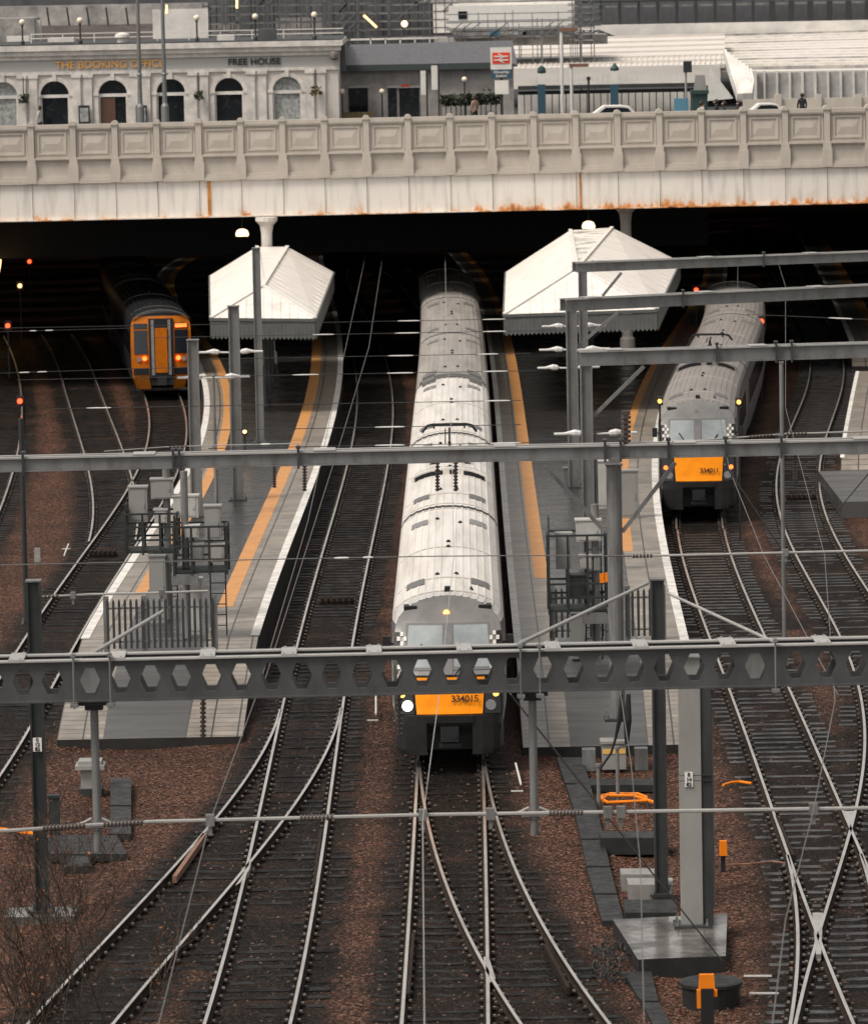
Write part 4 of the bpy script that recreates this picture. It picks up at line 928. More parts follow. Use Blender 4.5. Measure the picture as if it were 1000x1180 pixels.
wire('thin wire rising between the concrete plinth and the silver train cab', [(742, 1180, 5.1), (738, 1000, 5.1), (727, 880, 5.1), (700, 700, 5.2)], .008)
wire('faint wire over the line of the checker-fronted train', [(965, 800, 5.1), (880, 640, 5.2), (840, 540, 5.2), (822, 440, 5.2), (850, 330, 5.2), (850, 250, 5.2)], .009)
wire('faint wire curving over the dark empty line in front of the bridge', [(300, 800, 5.1), (395, 500, 5.2), (425, 400, 5.2), (440, 300, 5.2), (442, 258, 5.2)], .009)
# stays (inclined wires and struts)
def stay(label, p, q, r, m='galv', name='stay_tube', cat='stay'):
    b = MB(); b.tube([Vector(p), Vector(q)], r, 7); return tag(b.build(name, m), label, cat)
stay('inclined wire running down across the long trunking to the concrete plinth', PD(588, 800, 78), P(832, 1108, .3), .014)
stay('inclined tube from the palisade fence of the platform with yellow lines to the holed beam', PD(92, 762, 77.3), PD(187, 705, 90), .035, 'flange_light')
stay('inclined tube rising from the holed beam over the silver train roof front', PD(598, 742, 77.3), PD(746, 672, 93), .035, 'flange_light')
stay('inclined tube falling from the dark mast head to the beam over the rails', PD(770, 684, 93), PD(892, 740, 77.3), .028, 'flange_light')
stay('thin stay wire crossing towards the slab beyond the S-curved line', P(955, 600, .0), PD(1030, 510, 112), .02)
stay('thin stay wire from the solid beam down beside the checker-fronted train', PD(835, 535, 112), P(905, 640, 1), .018)
# ---------------------------------------------------------------- solid beams
def beam_solid(label, p0, p1, z, H, ext=(0, 0), off=.45, braces=(), m='galv', grp='plain grey overhead line beams'):
    a, b = Vector(P(*p0, z)), Vector(P(*p1, z)); d = b - a; a, b = a - d * ext[0], b + d * ext[1]; ux = (b - a).normalized(); uy = Vector((-ux.y, ux.x, 0)); L = (b - a).length
    root = empty('portal_beam', tuple((a + b) / 2), label, 'overhead line beam', grp)
    for o in (0, off):
        mb = MB(); p, q = a + uy * o, b + uy * o
        mb.bar(p + Vector((0, 0, H / 2)), q + Vector((0, 0, H / 2)), .03, H - .05, 0); mb.build('web', m, root)
        mb = MB(); mb.bar(p + Vector((0, 0, 0)), q + Vector((0, 0, 0)), .14, .04, 0); mb.bar(p + Vector((0, 0, H)), q + Vector((0, 0, H)), .14, .04, 1); mb.build('flange', [m, 'flange_light'], root)
    s = 1.0
    while s < L:
        q = a + ux * s + uy * off / 2; mb = MB(); mb.box((q.x, q.y, z + H + .033), (.5, off + .16, .02), math.atan2(ux.y, ux.x)); mb.build('batten_plate', 'flange_light', root); s += 4.1
    for px in braces:
        t = (px - p0[0]) / (p1[0] - p0[0]); q = Vector(P(p0[0] + (p1[0] - p0[0]) * t, p0[1] + (p1[1] - p0[1]) * t, z)); mb = MB(); mb.box((q.x, q.y - .09, z + H / 2), (.05, .1, H + .16)); mb.box((q.x, q.y - .02, z + H + .12), (.1, .3, .06)); mb.build('clamp_plate', 'galv_dark', root)
    return a, b
Z2 = PD(500, 532, 112)[2]
beam_solid('plain solid beam running the full width in front of the cages and both silver trains', (0, 543), (1000, 521.5), Z2, .29, (.3, .3), braces=(27, 200, 207, 344, 697, 715, 770, 836, 900))
# full-width beam: off-frame end posts keep it up
for px in (-270, 1270):
    q = P(px, 543 - .0215 * px, Z2); b = MB(); b.bb(q[0] - .18, q[0] + .18, q[1], q[1] + .36, -.3, Z2); tag(b.build('steel_mast', 'galv_dark'), 'steel mast at the ' + ('western' if px < 0 else 'eastern') + ' end of the full-width solid beam', 'mast')
zt3 = lambda y, D: PD(500, y, D)[2]
B3 = beam_solid('lowest of the three short beams, its brace over the dark platform beside the silver train', (668, 421), (1000, 411), zt3(418, 140), .38, (0, .25), braces=(826, 894, 912))
B4 = beam_solid('middle one of the three short beams, above the checker-fronted train roof', (652, 358), (1000, 341), zt3(352, 163), .36, (0, .25), braces=(787,))
B5 = beam_solid('highest of the three short beams, crossing the roof of the larger canopy', (664, 313), (1000, 300), zt3(308, 183), .32, (0, .25), braces=(880,))
def mast(label, px, py, D, wpx, foot, m='galv', kind='H', zf=.9, group=None, name='steel_mast', cap=True, side=None, rz=0):
    """mast with its head seen at px, py at distance D; foot height zf"""
    x, y, zt = PD(px, py, D); w_ = wpx * D / F; e = empty(name, (x, y, zf), label, 'mast', group)
    b = MB()
    if kind == 'H':
        t = w_ * .13
        for s in (-1, 1): b.bb(x + s * (w_ / 2 - t / 2) - t / 2, x + s * (w_ / 2 - t / 2) + t / 2, y - w_ / 2, y + w_ / 2, zf, zt)
        b.bb(x - w_ / 2 + t, x + w_ / 2 - t, y - t * .5 - w_ * .2, y + t * .5 - w_ * .2, zf, zt)
    elif kind == 'round': b.tube([(x, y, zf), (x, y, zt)], w_ / 2, 16)
    elif kind == 'box': b.box((x, y, (zf + zt) / 2), (w_, w_ * .8, zt - zf), rz)
    b.build('shaft', m, e)
    b = MB(); b.bb(x - w_ * .85, x + w_ * .85, y - w_ * .85, y + w_ * .85, zf - .02, zf + .04); b.build('base_plate', 'galv_dark', e)
    for sx in (-1, 1):
        for sy in (-1, 1): b = MB(); b.lathe((x + sx * w_ * .68, y + sy * w_ * .68, zf + .04), [(.03, 0), (.03, .05), (.015, .05), (.015, .12)], 6); b.build('bolt', 'galv', e)
    if cap: b = MB(); b.bb(x - w_ * .56, x + w_ * .56, y - w_ * .56, y + w_ * .56, zt, zt + .03); b.build('cap', 'galv', e)
    return e, x, y, zt, w_
def Dfoot(py, z=.9): return P(500, py, z)[1]
GM = 'masts standing on the platforms'
e, x, y, z, w_ = mast('round mast under the full-width solid beam, with two raking braces, among the cabinets', 707, 536, 112.4, 18, 0, 'galv', 'round', group=GM)
for pp, qq in (((628, 537), (697, 613)), ((778, 533), (717, 613))):
    b = MB(); p = PD(*pp, 112.4); q = PD(*qq, 112.4); b.bar(p, q, .09, .09); b.build('brace', 'galv', e)
for (py, D, px, pw, foot, lab, br) in ((419, 140, 675, 14, 0, 'mast carrying the lowest short beam, nearest of the overlapping cluster by the white lamps', ((742, 422), (681, 482))), (352, 163, 658, 13, 0, 'mast carrying the middle short beam, left of the overlapping cluster by the white lamps', ((712, 360), (664, 400))), (307, 183, 671, 10, 0, 'thin mast carrying the highest short beam against the larger canopy roof', ((716, 314), (694, 341)))):
    e, x, y, z, w_ = mast(lab, px, py, D, pw, 0, 'galv', 'H', group=GM)
    b = MB(); b.bar(PD(*br[0], D), PD(*br[1], D), .1, .1); b.build('brace', 'galv', e)
mast('short square grey mast beside the orange-fronted train, with its top below the canopy', 222, 392, Dfoot(590), 13, 0, 'galv', 'H', group=GM)
mast('bolted mast with a white number plate beside the smaller canopy valance', 269, 353, Dfoot(572), 12.5, 0, 'galv', 'H', group=GM)
mast('tallest mast rising in front of the smaller canopy roof', 295, 286, Dfoot(507), 9, 0, 'galv', 'H', group=GM)
mast('thin dark pole dropping past the solid beam over the brown ballast', 24, 482, 118, 6, 0, 'mast_dark', 'round', zf=2.6, name='hanging_pole', cap=False)
mast('thin pale pole standing between the two S-curved rails and the checker-fronted train', 900, 418, 128, 5, 0, 'galv', 'round', zf=-.2, name='pole')
def plate(parent, x, y, z, w_, h, lines, sz):
    b = MB(); b.bb(x - w_ / 2, x + w_ / 2, y - .02, y, z - h / 2, z + h / 2); pl = b.build('number_plate', 'sign_white', parent)
    for i, t in enumerate(lines): text_mesh('plate_number', t, sz, 'sign_black', pl if pl.parent is None else parent, (x, y - .024, z + h / 2 - (i + .5) * h / len(lines)), RX90, .002, bold=.004)
e, x, y, z, w_ = mast('dark green mast with a white number plate by the bare shrubs', 38.5, 670, Dfoot(1042, -.1), 16, 0, 'mast_dark', 'H', zf=-.1)
plate(e, x, y - w_ / 2 - .002, PD(43, 857, y)[2], .17, .27, ('0', '12', '82'), .1)
b = MB(); b.bb(x - .7, x + .65, y - .5, y + .5, -.35, -.11); b.build('footing', 'concrete_wet', e)
mast('dark green mast standing just behind the pale square mast, by the stacked slabs', 757, 668, Dfoot(1036, -.1), 15.5, 0, 'galv_dark', 'H', zf=-.1)
# pale square mast on the wet plinth
pl_pts = [P(706, 1060, .08), P(838, 1053, .08), P(836, 1102, .08), P(735, 1106, .08)]
b = MB(); A = b.pts(pl_pts); B_ = b.pts([(p[0], p[1], -.35) for p in pl_pts]); b.face(A[::-1])
for k in range(4): b.face((A[k], A[(k + 1) % 4], B_[(k + 1) % 4], B_[k]), 1)
tag(b.build('concrete_plinth', ['concrete_wet', 'trunking']), 'wet concrete plinth with sharp corners under the pale square mast', 'plinth')
e, x, y, z, w_ = mast('pale square-section mast bolted to the wet concrete plinth', 793, 757, Dfoot(1072, .08), 25, 0, 'galv_light', 'box', zf=.08)
b = MB(); b.bb(x + w_ / 2 + .001, x + w_ / 2 + .2, y - w_ * .3, y + w_ * .35, .08, z - .02); b.build('dark_side_face', 'galv_dark', e)  # added slab for the mast's own shaded side, darkened by its material
plate(e, x - .03, y - w_ * .4 - .002, PD(790, 897, y)[2], .15, .28, ('8', '14', '82'), .1)
for dz in (-.03, .07): b = MB(); zz = PD(790, 897, y)[2] + dz; b.bb(x - w_ / 2 - .004, x + w_ / 2 + .2, y - w_ * .4 - .001, y + w_ * .36, zz, zz + .012); b.build('strap', 'galv_dark', e)
b = MB(); b.tube([(x + .42, y, .4), (x + .42, y, PD(815, 815, y)[2])], .03, 8); tag(b.build('pole', 'galv'), 'slim galvanised pole beside the pale square mast', 'pole')
# ---------------------------------------------------------------- double-armed platform lamps
def lamp_post(label, px, py, D, span=82, h0=.9, pole=True):
    x, y, z = PD(px, py, D); e = empty('platform_lamp', (x, y, h0), label, 'lamp post', 'double-armed white platform lamps'); hw = span / 2 * D / F
    b = MB(); b.tube([(x, y, h0), (x, y, z + .06)], [.07, .045], 10); b.build('pole', 'galv', e)
    b = MB(); b.tube([(x - hw * .5, y, z + .02), (x, y, z), (x + hw * .5, y, z + .02)], .03, 6); b.build('arm', 'insulator', e)
    for s in (-1, 1):
        b = MB(); b.lathe((0, 0, 0), [(.001, 0)], 4) if False else None
        xs = np.array([.30, .36, .5, .62, .75, 1.0]) * hw; rz_ = [.03, .10, .12, .07, .05, .045]; b.tube([(x + s * q, y, z + (.04 if 1 < i < 4 else .02)) for i, q in enumerate(xs)], [r_ * .9 for r_ in rz_], 8); b.build('lantern', 'insulator', e)
for (px, py, D, sp, lab) in ((265, 406, 172, 76, 'double-armed lamp just below the smaller canopy valance, higher of two'), (246, 435, Dfoot(575), 84, 'double-armed lamp in front of the orange-fronted train lower corner'), (686, 500, 140, 96, 'nearest double-armed lamp on the platform between the silver trains, below the others'), (655, 424, 164, 72, 'double-armed lamp level with the lowest short beam'), (662, 403, 172, 82, 'double-armed lamp just above the lowest short beam'), (661, 376, 184, 74, 'double-armed lamp against the larger canopy valance')):
    lamp_post(lab, px, py, D, sp)
# ---------------------------------------------------------------- span wires with pale insulators in front of the bridge
SW = [(369, ((458, 484), (556, 582)), (-20, 600)), (383, ((455, 483), (360, 385), (556, 583)), (180, 640)), (409, ((447, 476), (550, 574)), (240, 610)), (429, ((446, 476), (337, 367), (556, 585)), (20, 620)), (463, ((558, 588), (100, 128)), (60, 600)), (491, ((432, 466),), (240, 600)), (512, ((432, 466), (565, 600)), (240, 640))]
words_ = ('farthest', 'second farthest', 'third farthest', 'fourth farthest', 'fifth farthest', 'sixth farthest', 'nearest')
for i, (yy_, pale, (xa_, xb_)) in enumerate(SW):
    f = lambda x: yy_ - .018 * (x - 500)
    span_wire('thin cross wire with white insulators in front of the bridge, %s of seven' % words_[i], [(xa_, f(xa_)), (500, yy_), (xb_, f(xb_))], z=5.3, r=.011, pale=pale, mat_='wire_dark')
span_wire('cross wire with white insulators over the dark tracks left of the orange-fronted train', [(-30, 431), (150, 425), (220, 423)], z=5.3, r=.011, pale=((22, 34), (43, 54)), mat_='wire_dark')
span_wire('upper cross wire over the dark tracks beyond the orange-fronted train', [(-30, 383), (150, 378)], z=5.3, r=.011, pale=((34, 42), (52, 61)), mat_='wire_dark')
span_wire('cross wire under the short beams beside the S-curved line', [(860, 362), (1000, 368)], z=5.3, r=.011, pale=((955, 982),), mat_='wire_dark')
span_wire('span tube over the platform fence and the silver train flank, below the solid beam', [(-40, 652), (150, 648), (340, 644), (500, 641), (640, 640), (735, 641)], z=5.2, r=.012, pale=((385, 402), (418, 430)), dark=((700, 735),), mat_='wire')
span_wire('bright span tube across the rails in front of the checker-fronted train', [(728, 641), (860, 638), (1060, 633)], z=5.2, r=.026, dark=((728, 752),), clamps=(905,))
span_wire('short bright span tube above the palisade fence of the yellow-lined platform', [(45, 688), (105, 685), (188, 683), (240, 681)], z=5.0, r=.024, dark=((45, 68),), clamps=(84, 186))
span_wire('span tube just above the solid beam beside the checker-fronted train', [(800, 508), (905, 500), (1060, 495)], z=5.3, r=.024, dark=((862, 890), (905, 930)), pale=(), clamps=(845,))
span_wire('span tube with white insulators just above the solid beam by the smaller canopy masts', [(120, 520), (190, 515), (250, 513), (345, 511)], z=5.6, r=.014, pale=((300, 312),), dark=((194, 216),))
# insulator rods hanging from the solid beam
for px, py, lab in ((504, 566, 'black insulator rod hanging from the solid beam over the headlamp side of the roof'), (525, 566, 'black ribbed insulator rod hanging over the centre of the train roof'), (351, 566, 'black ribbed insulator rod hanging over the white platform edge'), (916, 553, 'black ribbed insulator rod hanging from the solid beam over the S-curved line'), (316, 562, 'black ribbed insulator rod hanging over the yellow platform line')):
    yb = 541 - .0215 * px; p0 = PD(px, yb + 2, 112.3); p1 = PD(px, py, 112.3); b = MB(); rod(b, p0, p1, .055, 9); tag(b.build('hanging_insulator', 'porcelain'), lab, 'insulator', 'insulator rods hanging from the beams')
for px, py0, py1, lab in ((460, 797, 850, 'black insulator string hanging across the orange panel of the silver train'), (234, 803, 850, 'black insulator rod hanging in front of the platform ramp')):
    b = MB(); rod(b, PD(px, py0, 77.4), PD(px, py1, 77.4), .05, 9); tag(b.build('hanging_insulator', 'porcelain'), lab, 'insulator', 'insulator rods hanging from the beams')
# upright insulator stack standing on the solid beam
b = MB(); p = PD(721, 516, 112.2); q = PD(721, 478, 112.2); rod(b, p, q, .12, 7); b.box((q[0], q[1], q[2] + .05), (.2, .12, .1)); tag(b.build('standing_insulator', 'porcelain'), 'black insulator standing up on the solid beam beside the white lamps', 'insulator')
# ---------------------------------------------------------------- palisade fences on the platform ends
def fence(label, px0, px1, py_foot, hpx, posts, skip=()):
    D = Dfoot(py_foot); x0, x1 = PD(px0, 700, D)[0], PD(px1, 700, D)[0]; h = hpx * D / F; e = empty('palisade_fence', ((x0 + x1) / 2, D, .9), label, 'fence', 'galvanised palisade fences on the platform ends')
    for pp in posts: x = PD(pp, 700, D)[0]; b = MB(); b.bb(x - .07, x + .07, D, D + .12, .9, .9 + h + .08); b.build('post', 'galv', e)
    for zz in (.25, h - .25): b = MB(); b.bb(x0, x1, D - .02, D, .9 + zz, .9 + zz + .05); b.build('rail', 'galv', e)
    x = x0
    while x <= x1 + .01:
        b = MB(); i = b.pts([(x - .033, D - .03, 1.0), (x + .033, D - .03, 1.0), (x + .033, D - .03, .9 + h - .06), (x, D - .03, .9 + h + .03), (x - .033, D - .03, .9 + h - .06)]); j = b.pts([(x - .033, D - .045, 1.0), (x + .033, D - .045, 1.0), (x + .033, D - .045, .9 + h - .06), (x, D - .045, .9 + h + .03), (x - .033, D - .045, .9 + h - .06)])
        b.face(i); b.face(j[::-1]); [b.face((i[k], j[k], j[(k + 1) % 5], i[(k + 1) % 5])) for k in range(5)]; b.build('pale', 'galv_dark', e); x += .148
    return D
fence('palisade fence with wide end posts across the yellow-lined platform, below the two cages', 124, 246, 745, 62, (122, 166, 247))
fence('palisade fence panel beside the tall pale cabinet between the silver trains', 634, 700, 742, 62, (636, 668, 700))
fence('palisade gate panel with white notices next to the dark mast between the silver trains', 722, 764, 742, 60, (723, 764))
# ---------------------------------------------------------------- railed cages with signal gear
def cabinet(name, label, px0, px1, py0, py1, D, dep=.35, m='cabinet', parent=None, z0=None):
    a = PD(px0, py1, D); c = PD(px1, py0, D); z0 = a[2] if z0 is None else z0; b = MB()
    b.bb(a[0], c[0], D, D + dep, z0, c[2]); b.bb(a[0] - .03, c[0] + .03, D - .03, D + dep + .03, c[2], c[2] + .04); w_ = c[0] - a[0]; h = c[2] - z0
    b.bb(a[0] + w_ * .1, c[0] - w_ * .1, D - .012, D, z0 + h * .07, c[2] - h * .06); b.bb(c[0] - w_ * .22, c[0] - w_ * .16, D - .03, D - .012, z0 + h * .4, z0 + h * .55)
    o = b.build(name, m, parent)
    if label: tag(o, label, 'cabinet')
    return o
def cage(label, px0, px1, pyf, D, hr, mastpx, boxes, dep=1.1, back=()):
    x0, z0 = PD(px0, pyf, D)[0], PD(px0, pyf, D)[2]; x1 = PD(px1, pyf, D)[0]; e = empty('signal_cage', ((x0 + x1) / 2, D, .9), label, 'signal platform', 'railed steel cages on posts')
    b = MB(); b.bb(x0, x1, D, D + dep, z0, z0 + .07); b.build('floor', 'mast_dark', e)
    for zz in (.35, .7, hr):
        b = MB(); b.bar((x0, D, z0 + zz), (x1, D, z0 + zz), .05, .05); b.bar((x0, D + dep, z0 + zz), (x1, D + dep, z0 + zz), .05, .05); b.bar((x0, D, z0 + zz), (x0, D + dep, z0 + zz), .05, .05); b.bar((x1, D, z0 + zz), (x1, D + dep, z0 + zz), .05, .05); b.build('guard_rail', 'mast_dark', e)
    for x in (x0, (x0 * 2 + x1) / 3, (x0 + 2 * x1) / 3, x1):
        for y in (D, D + dep): b = MB(); b.bar((x, y, z0 - .05), (x, y, z0 + hr + .02), .06, .06); b.build('stanchion', 'mast_dark', e)
    for s in (0,): b = MB(); b.bb(x0, x0 + .03, D, D + dep * .6, z0, z0 + hr * 1.25); b.build('side_panel', 'mast_dark', e)
    xm = PD(mastpx, pyf, D)[0]; b = MB(); b.tube([(xm, D + dep * .6, .9), (xm, D + dep * .6, z0 + 2.6)], .10, 12); b.build('mast', 'galv', e)
    b = MB(); b.bb(xm - .35, xm + .35, D - .02, D + .2, z0 - .3, z0 - .02); b.build('tray', 'galv', e)
    for (a0, a1, t0, t1, m) in boxes: cabinet('gear_box', None, a0, a1, t0, t1, D + dep * .35, .4, m, e)
    # ladder
    for s in (-.2, .2): b = MB(); b.bar((x1 - .3 + s, D + dep + .1, .9), (x1 - .3 + s, D + dep + .1, z0 + hr), .035, .035); b.build('ladder_side', 'galv_dark', e)
    b = MB(); zz = 1.15
    while zz < z0 + hr - .1: b.bar((x1 - .5, D + dep + .1, zz), (x1 - .1, D + dep + .1, zz), .025, .025); zz += .28
    b.build('ladder_rung', 'galv_dark', e)
    return e
cage('railed cage with tall grey boxes, further of the two over the yellow-lined platform', 145, 205, 638, 131, 1.05, 192, ((149, 169, 562, 602, 'cabinet'), (174, 199, 553, 575, 'cabinet'), (178, 192, 588, 603, 'cabinet_white'), (200, 228, 572, 597, 'cabinet_white')))
cage('railed cage with a narrow tall box, nearer of the two over the yellow-lined platform', 201, 262, 661, 127, 1.2, 213, ((236, 254, 584, 622, 'cabinet'), (213, 229, 607, 620, 'cabinet_white'), (221, 234, 628, 646, 'cabinet'), (243, 258, 628, 648, 'cabinet_white')))
cage('railed cage with many bars beside the round mast between the silver trains', 633, 700, 706, 121, 1.9, 688, ((641, 658, 616, 656, 'cabinet'), (664, 692, 600, 624, 'cabinet_white'), (668, 682, 641, 656, 'cabinet_white'), (684, 692, 641, 658, 'cabinet'), (654, 677, 664, 690, 'galv_dark')))
D_ = Dfoot(712)
cabinet('equipment_cabinet', 'tall plain grey cabinet on the platform under the further railed cage', 173, 190, 641, 712, Dfoot(712), m='cabinet', z0=.9)
cabinet('equipment_cabinet', 'pale cabinet with two white panels behind the palisade fence', 215, 232, 668, 726, Dfoot(726), m='cabinet_white', z0=.9)
cabinet('equipment_cabinet', 'tall pale-topped cabinet in front of the fence panel between the silver trains', 658, 676, 707, 745, Dfoot(760, .85), m='cabinet', z0=.8)
cabinet('equipment_cabinet', 'tall grey twin cabinet beside the pavers edge, behind the round mast', 714, 735, 543, 602, Dfoot(602), m='cabinet', z0=.9)
cabinet('equipment_cabinet', 'pale slim cabinet behind the round mast under the solid beam', 688, 700, 532, 590, Dfoot(590), m='cabinet_white', z0=.9)
cabinet('equipment_cabinet', 'low dark grey cabinet beside the masts between the silver trains', 650, 664, 540, 562, Dfoot(562), m='galv', z0=.9)
for i, (a0, t0) in enumerate(((693, 661), (699, 660))):
    D2 = 119.5; p = PD(a0, t0, D2); b = MB(); b.bb(p[0] - .05, p[0] + .06, D2, D2 + .04, p[2] - .23, p[2]); tag(b.build('orange_tag', 'orange_paint'), ('small orange tag hooked on the cage rail beside the round mast' if i == 0 else 'small orange tag nearest the round mast'), 'tag')
# ---------------------------------------------------------------- ground gear
def slab_run(label, L_, R_, z=-.1, th=.16, m='trunking', gap=7, name='cable_trunking'):
    e = empty(name, P(*L_[0], z)[:2] + (z - th,), label, 'cable trunking'); n = gap
    ys = np.linspace(L_[0][1], L_[-1][1], n * (len(L_) - 1) // 1 + 1)
    lx = lambda y: float(np.interp(y, [q[1] for q in L_], [q[0] for q in L_])); rx = lambda y: float(np.interp(y, [q[1] for q in R_], [q[0] for q in R_]))
    for y0, y1 in zip(ys, ys[1:]):
        g = (y1 - y0) * .03; q = [P(lx(y0 + g), y0 + g, z), P(rx(y0 + g), y0 + g, z), P(rx(y1 - g), y1 - g, z), P(lx(y1 - g), y1 - g, z)]; dz = random.uniform(-.01, .01); b = MB()
        A = b.pts([(a, c, d + dz) for a, c, d in q]); B = b.pts([(a, c, d - th) for a, c, d in q]); b.face(A[::-1])
        for k in range(4): b.face((A[k], A[(k + 1) % 4], B[(k + 1) % 4], B[k]))
        b.build('lid', m, e)
slab_run('long dark concrete trunking running from the platform ramp to the wet plinth', [(641, 872), (664, 940), (676, 1000), (694, 1062)], [(671, 872), (690, 940), (703, 1000), (719, 1062)], gap=2)
slab_run('dark concrete trunking bending away in front of the wet plinth', [(716, 1118), (737, 1150), (757, 1190)], [(750, 1118), (757, 1150), (778, 1190)], gap=1)
slab_run('cross trunking lid beside the orange hose near the dark mast', [(660, 897), (664, 905)], [(760, 893), (762, 903)], gap=1)
slab_run('grey trunking lids leading up from the dark mast towards the platform ramp', [(95, 962), (97, 930), (127, 895)], [(112, 962), (114, 945), (151, 895)], gap=1)
slab_run('wide grey slabs lying across the ballast at the foot of the hanging tube', [(32, 962), (58, 985)], [(128, 955), (147, 978)], gap=1, z=-.08)
slab_run('small dark slab beside the dark green mast', [(60, 966), (75, 1000)], [(100, 960), (105, 985)], gap=1, z=-.12)
# stacked slabs by the dark mast
for i, (x0, x1, y0, y1, m, lab) in enumerate(((714, 762, 1001, 1008, 'concrete', 'pale topmost slab of the stack behind the dark mast'), (722, 775, 1012, 1020, 'concrete', 'second slab of the stack behind the dark mast'), (718, 780, 1037, 1052, 'trunking', 'dark wide slab lying just above the wet plinth'), (690, 770, 958, 966, 'trunking', 'long dark trough lid lying behind the span tube'))):
    q = [P(x0, y0, .1), P(x1, y0, .1), P(x1, y1, .1), P(x0 + 2, y1, .1)]; b = MB(); A = b.pts(q); B = b.pts([(a, c, -.25) for a, c, d in q]); b.face(A[::-1]); [b.face((A[k], A[(k + 1) % 4], B[(k + 1) % 4], B[k])) for k in range(4)]
    tag(b.build('concrete_slab', m), lab, 'slab', 'loose concrete slabs by the dark mast')
# hooded case on the left
def hooded(px, py_foot, wpx, hpx, label, m='cabinet'):
    D = Dfoot(py_foot, -.15); x = PD(px, py_foot, D)[0]; s = D / F; e = empty('location_case', (x, D, -.15), label, 'equipment case'); w_ = wpx * s; h = hpx * s
    b = MB(); b.bb(x - w_ * .32, x + w_ * .32, D, D + .45, -.25, -.15 + h * .72); b.build('case', m, e)
    b = MB(); b.bb(x - w_ / 2, x + w_ / 2, D - .12, D + .55, -.15 + h * .72, -.15 + h * .86); b.bb(x - w_ * .4, x + w_ * .4, D - .05, D + .5, -.15 + h * .86, -.15 + h); b.build('hood', 'galv_light', e)
    b = MB(); b.bb(x - w_ * .4, x + w_ * .4, D - .06, D + .5, -.3, -.12); b.build('foot', 'galv_dark', e); return e
hooded(104, 903, 34, 34, 'grey case with a wide stepped hood on the brown ballast')
D = Dfoot(886, -.1); q0 = PD(694, 886, D); q1 = PD(721, 857, D); e = empty('location_case', (q0[0] + .3, D, -.1), 'grey case with a pale lid and a yellow band, below the hanging black cables', 'equipment case')
b = MB(); b.bb(q0[0], q1[0], D, D + .5, -.2, q1[2]); b.build('case', 'cabinet', e)
b = MB(); b.bb(q0[0] - .04, q1[0] + .04, D - .04, D + .55, q1[2], q1[2] + .06); b.build('lid', 'galv_light', e)
b = MB(); zz = PD(700, 866, D)[2]; b.bb(q0[0] + .01, q1[0] - .01, D - .012, D, zz - .06, zz + .05); b.build('yellow_band', 'yellow_paint', e)
for dx in (-.45, .75): b = MB(); b.bb(q0[0] + dx, q0[0] + dx + .3, D + .1, D + .45, -.25, .25); b.build('side_box', 'galv', e)
# black cables hanging to it
for (pts, r, lab) in (([(716, 800), (714, 828), (709, 852), (704, 868), (690, 888)], .03, 'black cable curving down beside the yellow-banded case to a small post'), ([(724, 800), (723, 830), (722, 858)], .05, 'thick black cable end hanging straight above the yellow-banded case')):
    b = MB(); W = [PD(a, c, Dfoot(886, -.1) - .3) for a, c in pts]; b.tube(W, [r * 2 if i in (1,) else r for i in range(len(W))], 8); tag(b.build('hanging_cable', 'black'), lab, 'cable', 'black cables over the yellow-banded case')
for px, pf, h, lab in ((690, 932, 46, 'short grey post with a white tip, holding the black cable'), (712, 926, 60, 'slim grey post behind the orange hose')):
    D = Dfoot(pf, -.2); x = PD(px, pf, D)[0]; b = MB(); b.tube([(x, D, -.25), (x, D, -.2 + h * D / F)], .045, 8); b.tube([(x, D, -.2 + h * D / F), (x, D, -.14 + h * D / F)], .07, 8); tag(b.build('short_post', 'galv'), lab, 'post')
# orange hose coil
W = [P(a, c, -.1) for a, c in ((695, 923), (693, 918), (702, 915), (735, 915), (745, 919), (744, 923), (725, 924), (700, 925), (694, 921), (700, 917), (730, 917), (742, 921), (755, 925))]; b = MB(); b.tube(W, .035, 7); tag(b.build('orange_hose', 'orange_paint'), 'coil of bright orange hose lying beside the dark mast', 'hose')
W = [P(a, c, -.1) for a, c in ((833, 905), (842, 902), (852, 901), (866, 903))]; b = MB(); b.tube(W, .03, 6); tag(b.build('orange_cable', 'orange_paint'), 'short orange cable lying on sleeper ends before the diamond crossing', 'cable')
W = [P(a, c, 0.05) for a, c in ((-20, 953), (10, 957), (40, 961))]; b = MB(); b.tube(W, .04, 6); tag(b.build('orange_cable', 'orange_paint'), 'orange cable leading in to the dark green mast', 'cable')
W = [P(a, c, -.1) for a, c in ((835, 997), (862, 996), (890, 993), (905, 995))]; b = MB(); b.tube(W, .02, 6); tag(b.build('orange_cable', 'rust_plate'), 'thin rusty orange cable crossing the ballast to the turnout', 'cable')
# navy cabinet and orange lamp box right of the pale mast
D = Dfoot(1035, -.2); a = PD(811, 996, D); c = PD(823, 944, D); e = empty('relay_box', (a[0], D, -.2), 'dark navy box on legs just behind the pale square mast', 'cabinet'); b = MB(); b.bb(a[0], c[0], D, D + .3, a[2], c[2]); b.build('case', 'navy', e)
for x in (a[0] + .03, c[0] - .03): b = MB(); b.bar((x, D + .1, -.25), (x, D + .1, a[2]), .04, .04); b.build('leg', 'galv_dark', e)
def orange_box(label, px, py0, py1, wpx, pf, z=-.2):
    D = Dfoot(pf, z); x, _, z1 = PD(px, py0, D); z0 = PD(px, py1, D)[2]; w_ = wpx * D / F; e = empty('orange_marker', (x, D, z), label, 'marker'); b = MB(); b.box((x, D, (z0 + z1) / 2), (w_, .12, z1 - z0), taper=.9); b.build('box', 'orange_paint', e)
    b = MB(); b.bar((x, D + .1, z), (x, D + .1, z0 + .05), .09, .09); b.build('stand', 'black', e); return e, x, D, z0, z1
orange_box('small orange box on a black stand beside the navy box', 833, 969, 986, 9, 1012)
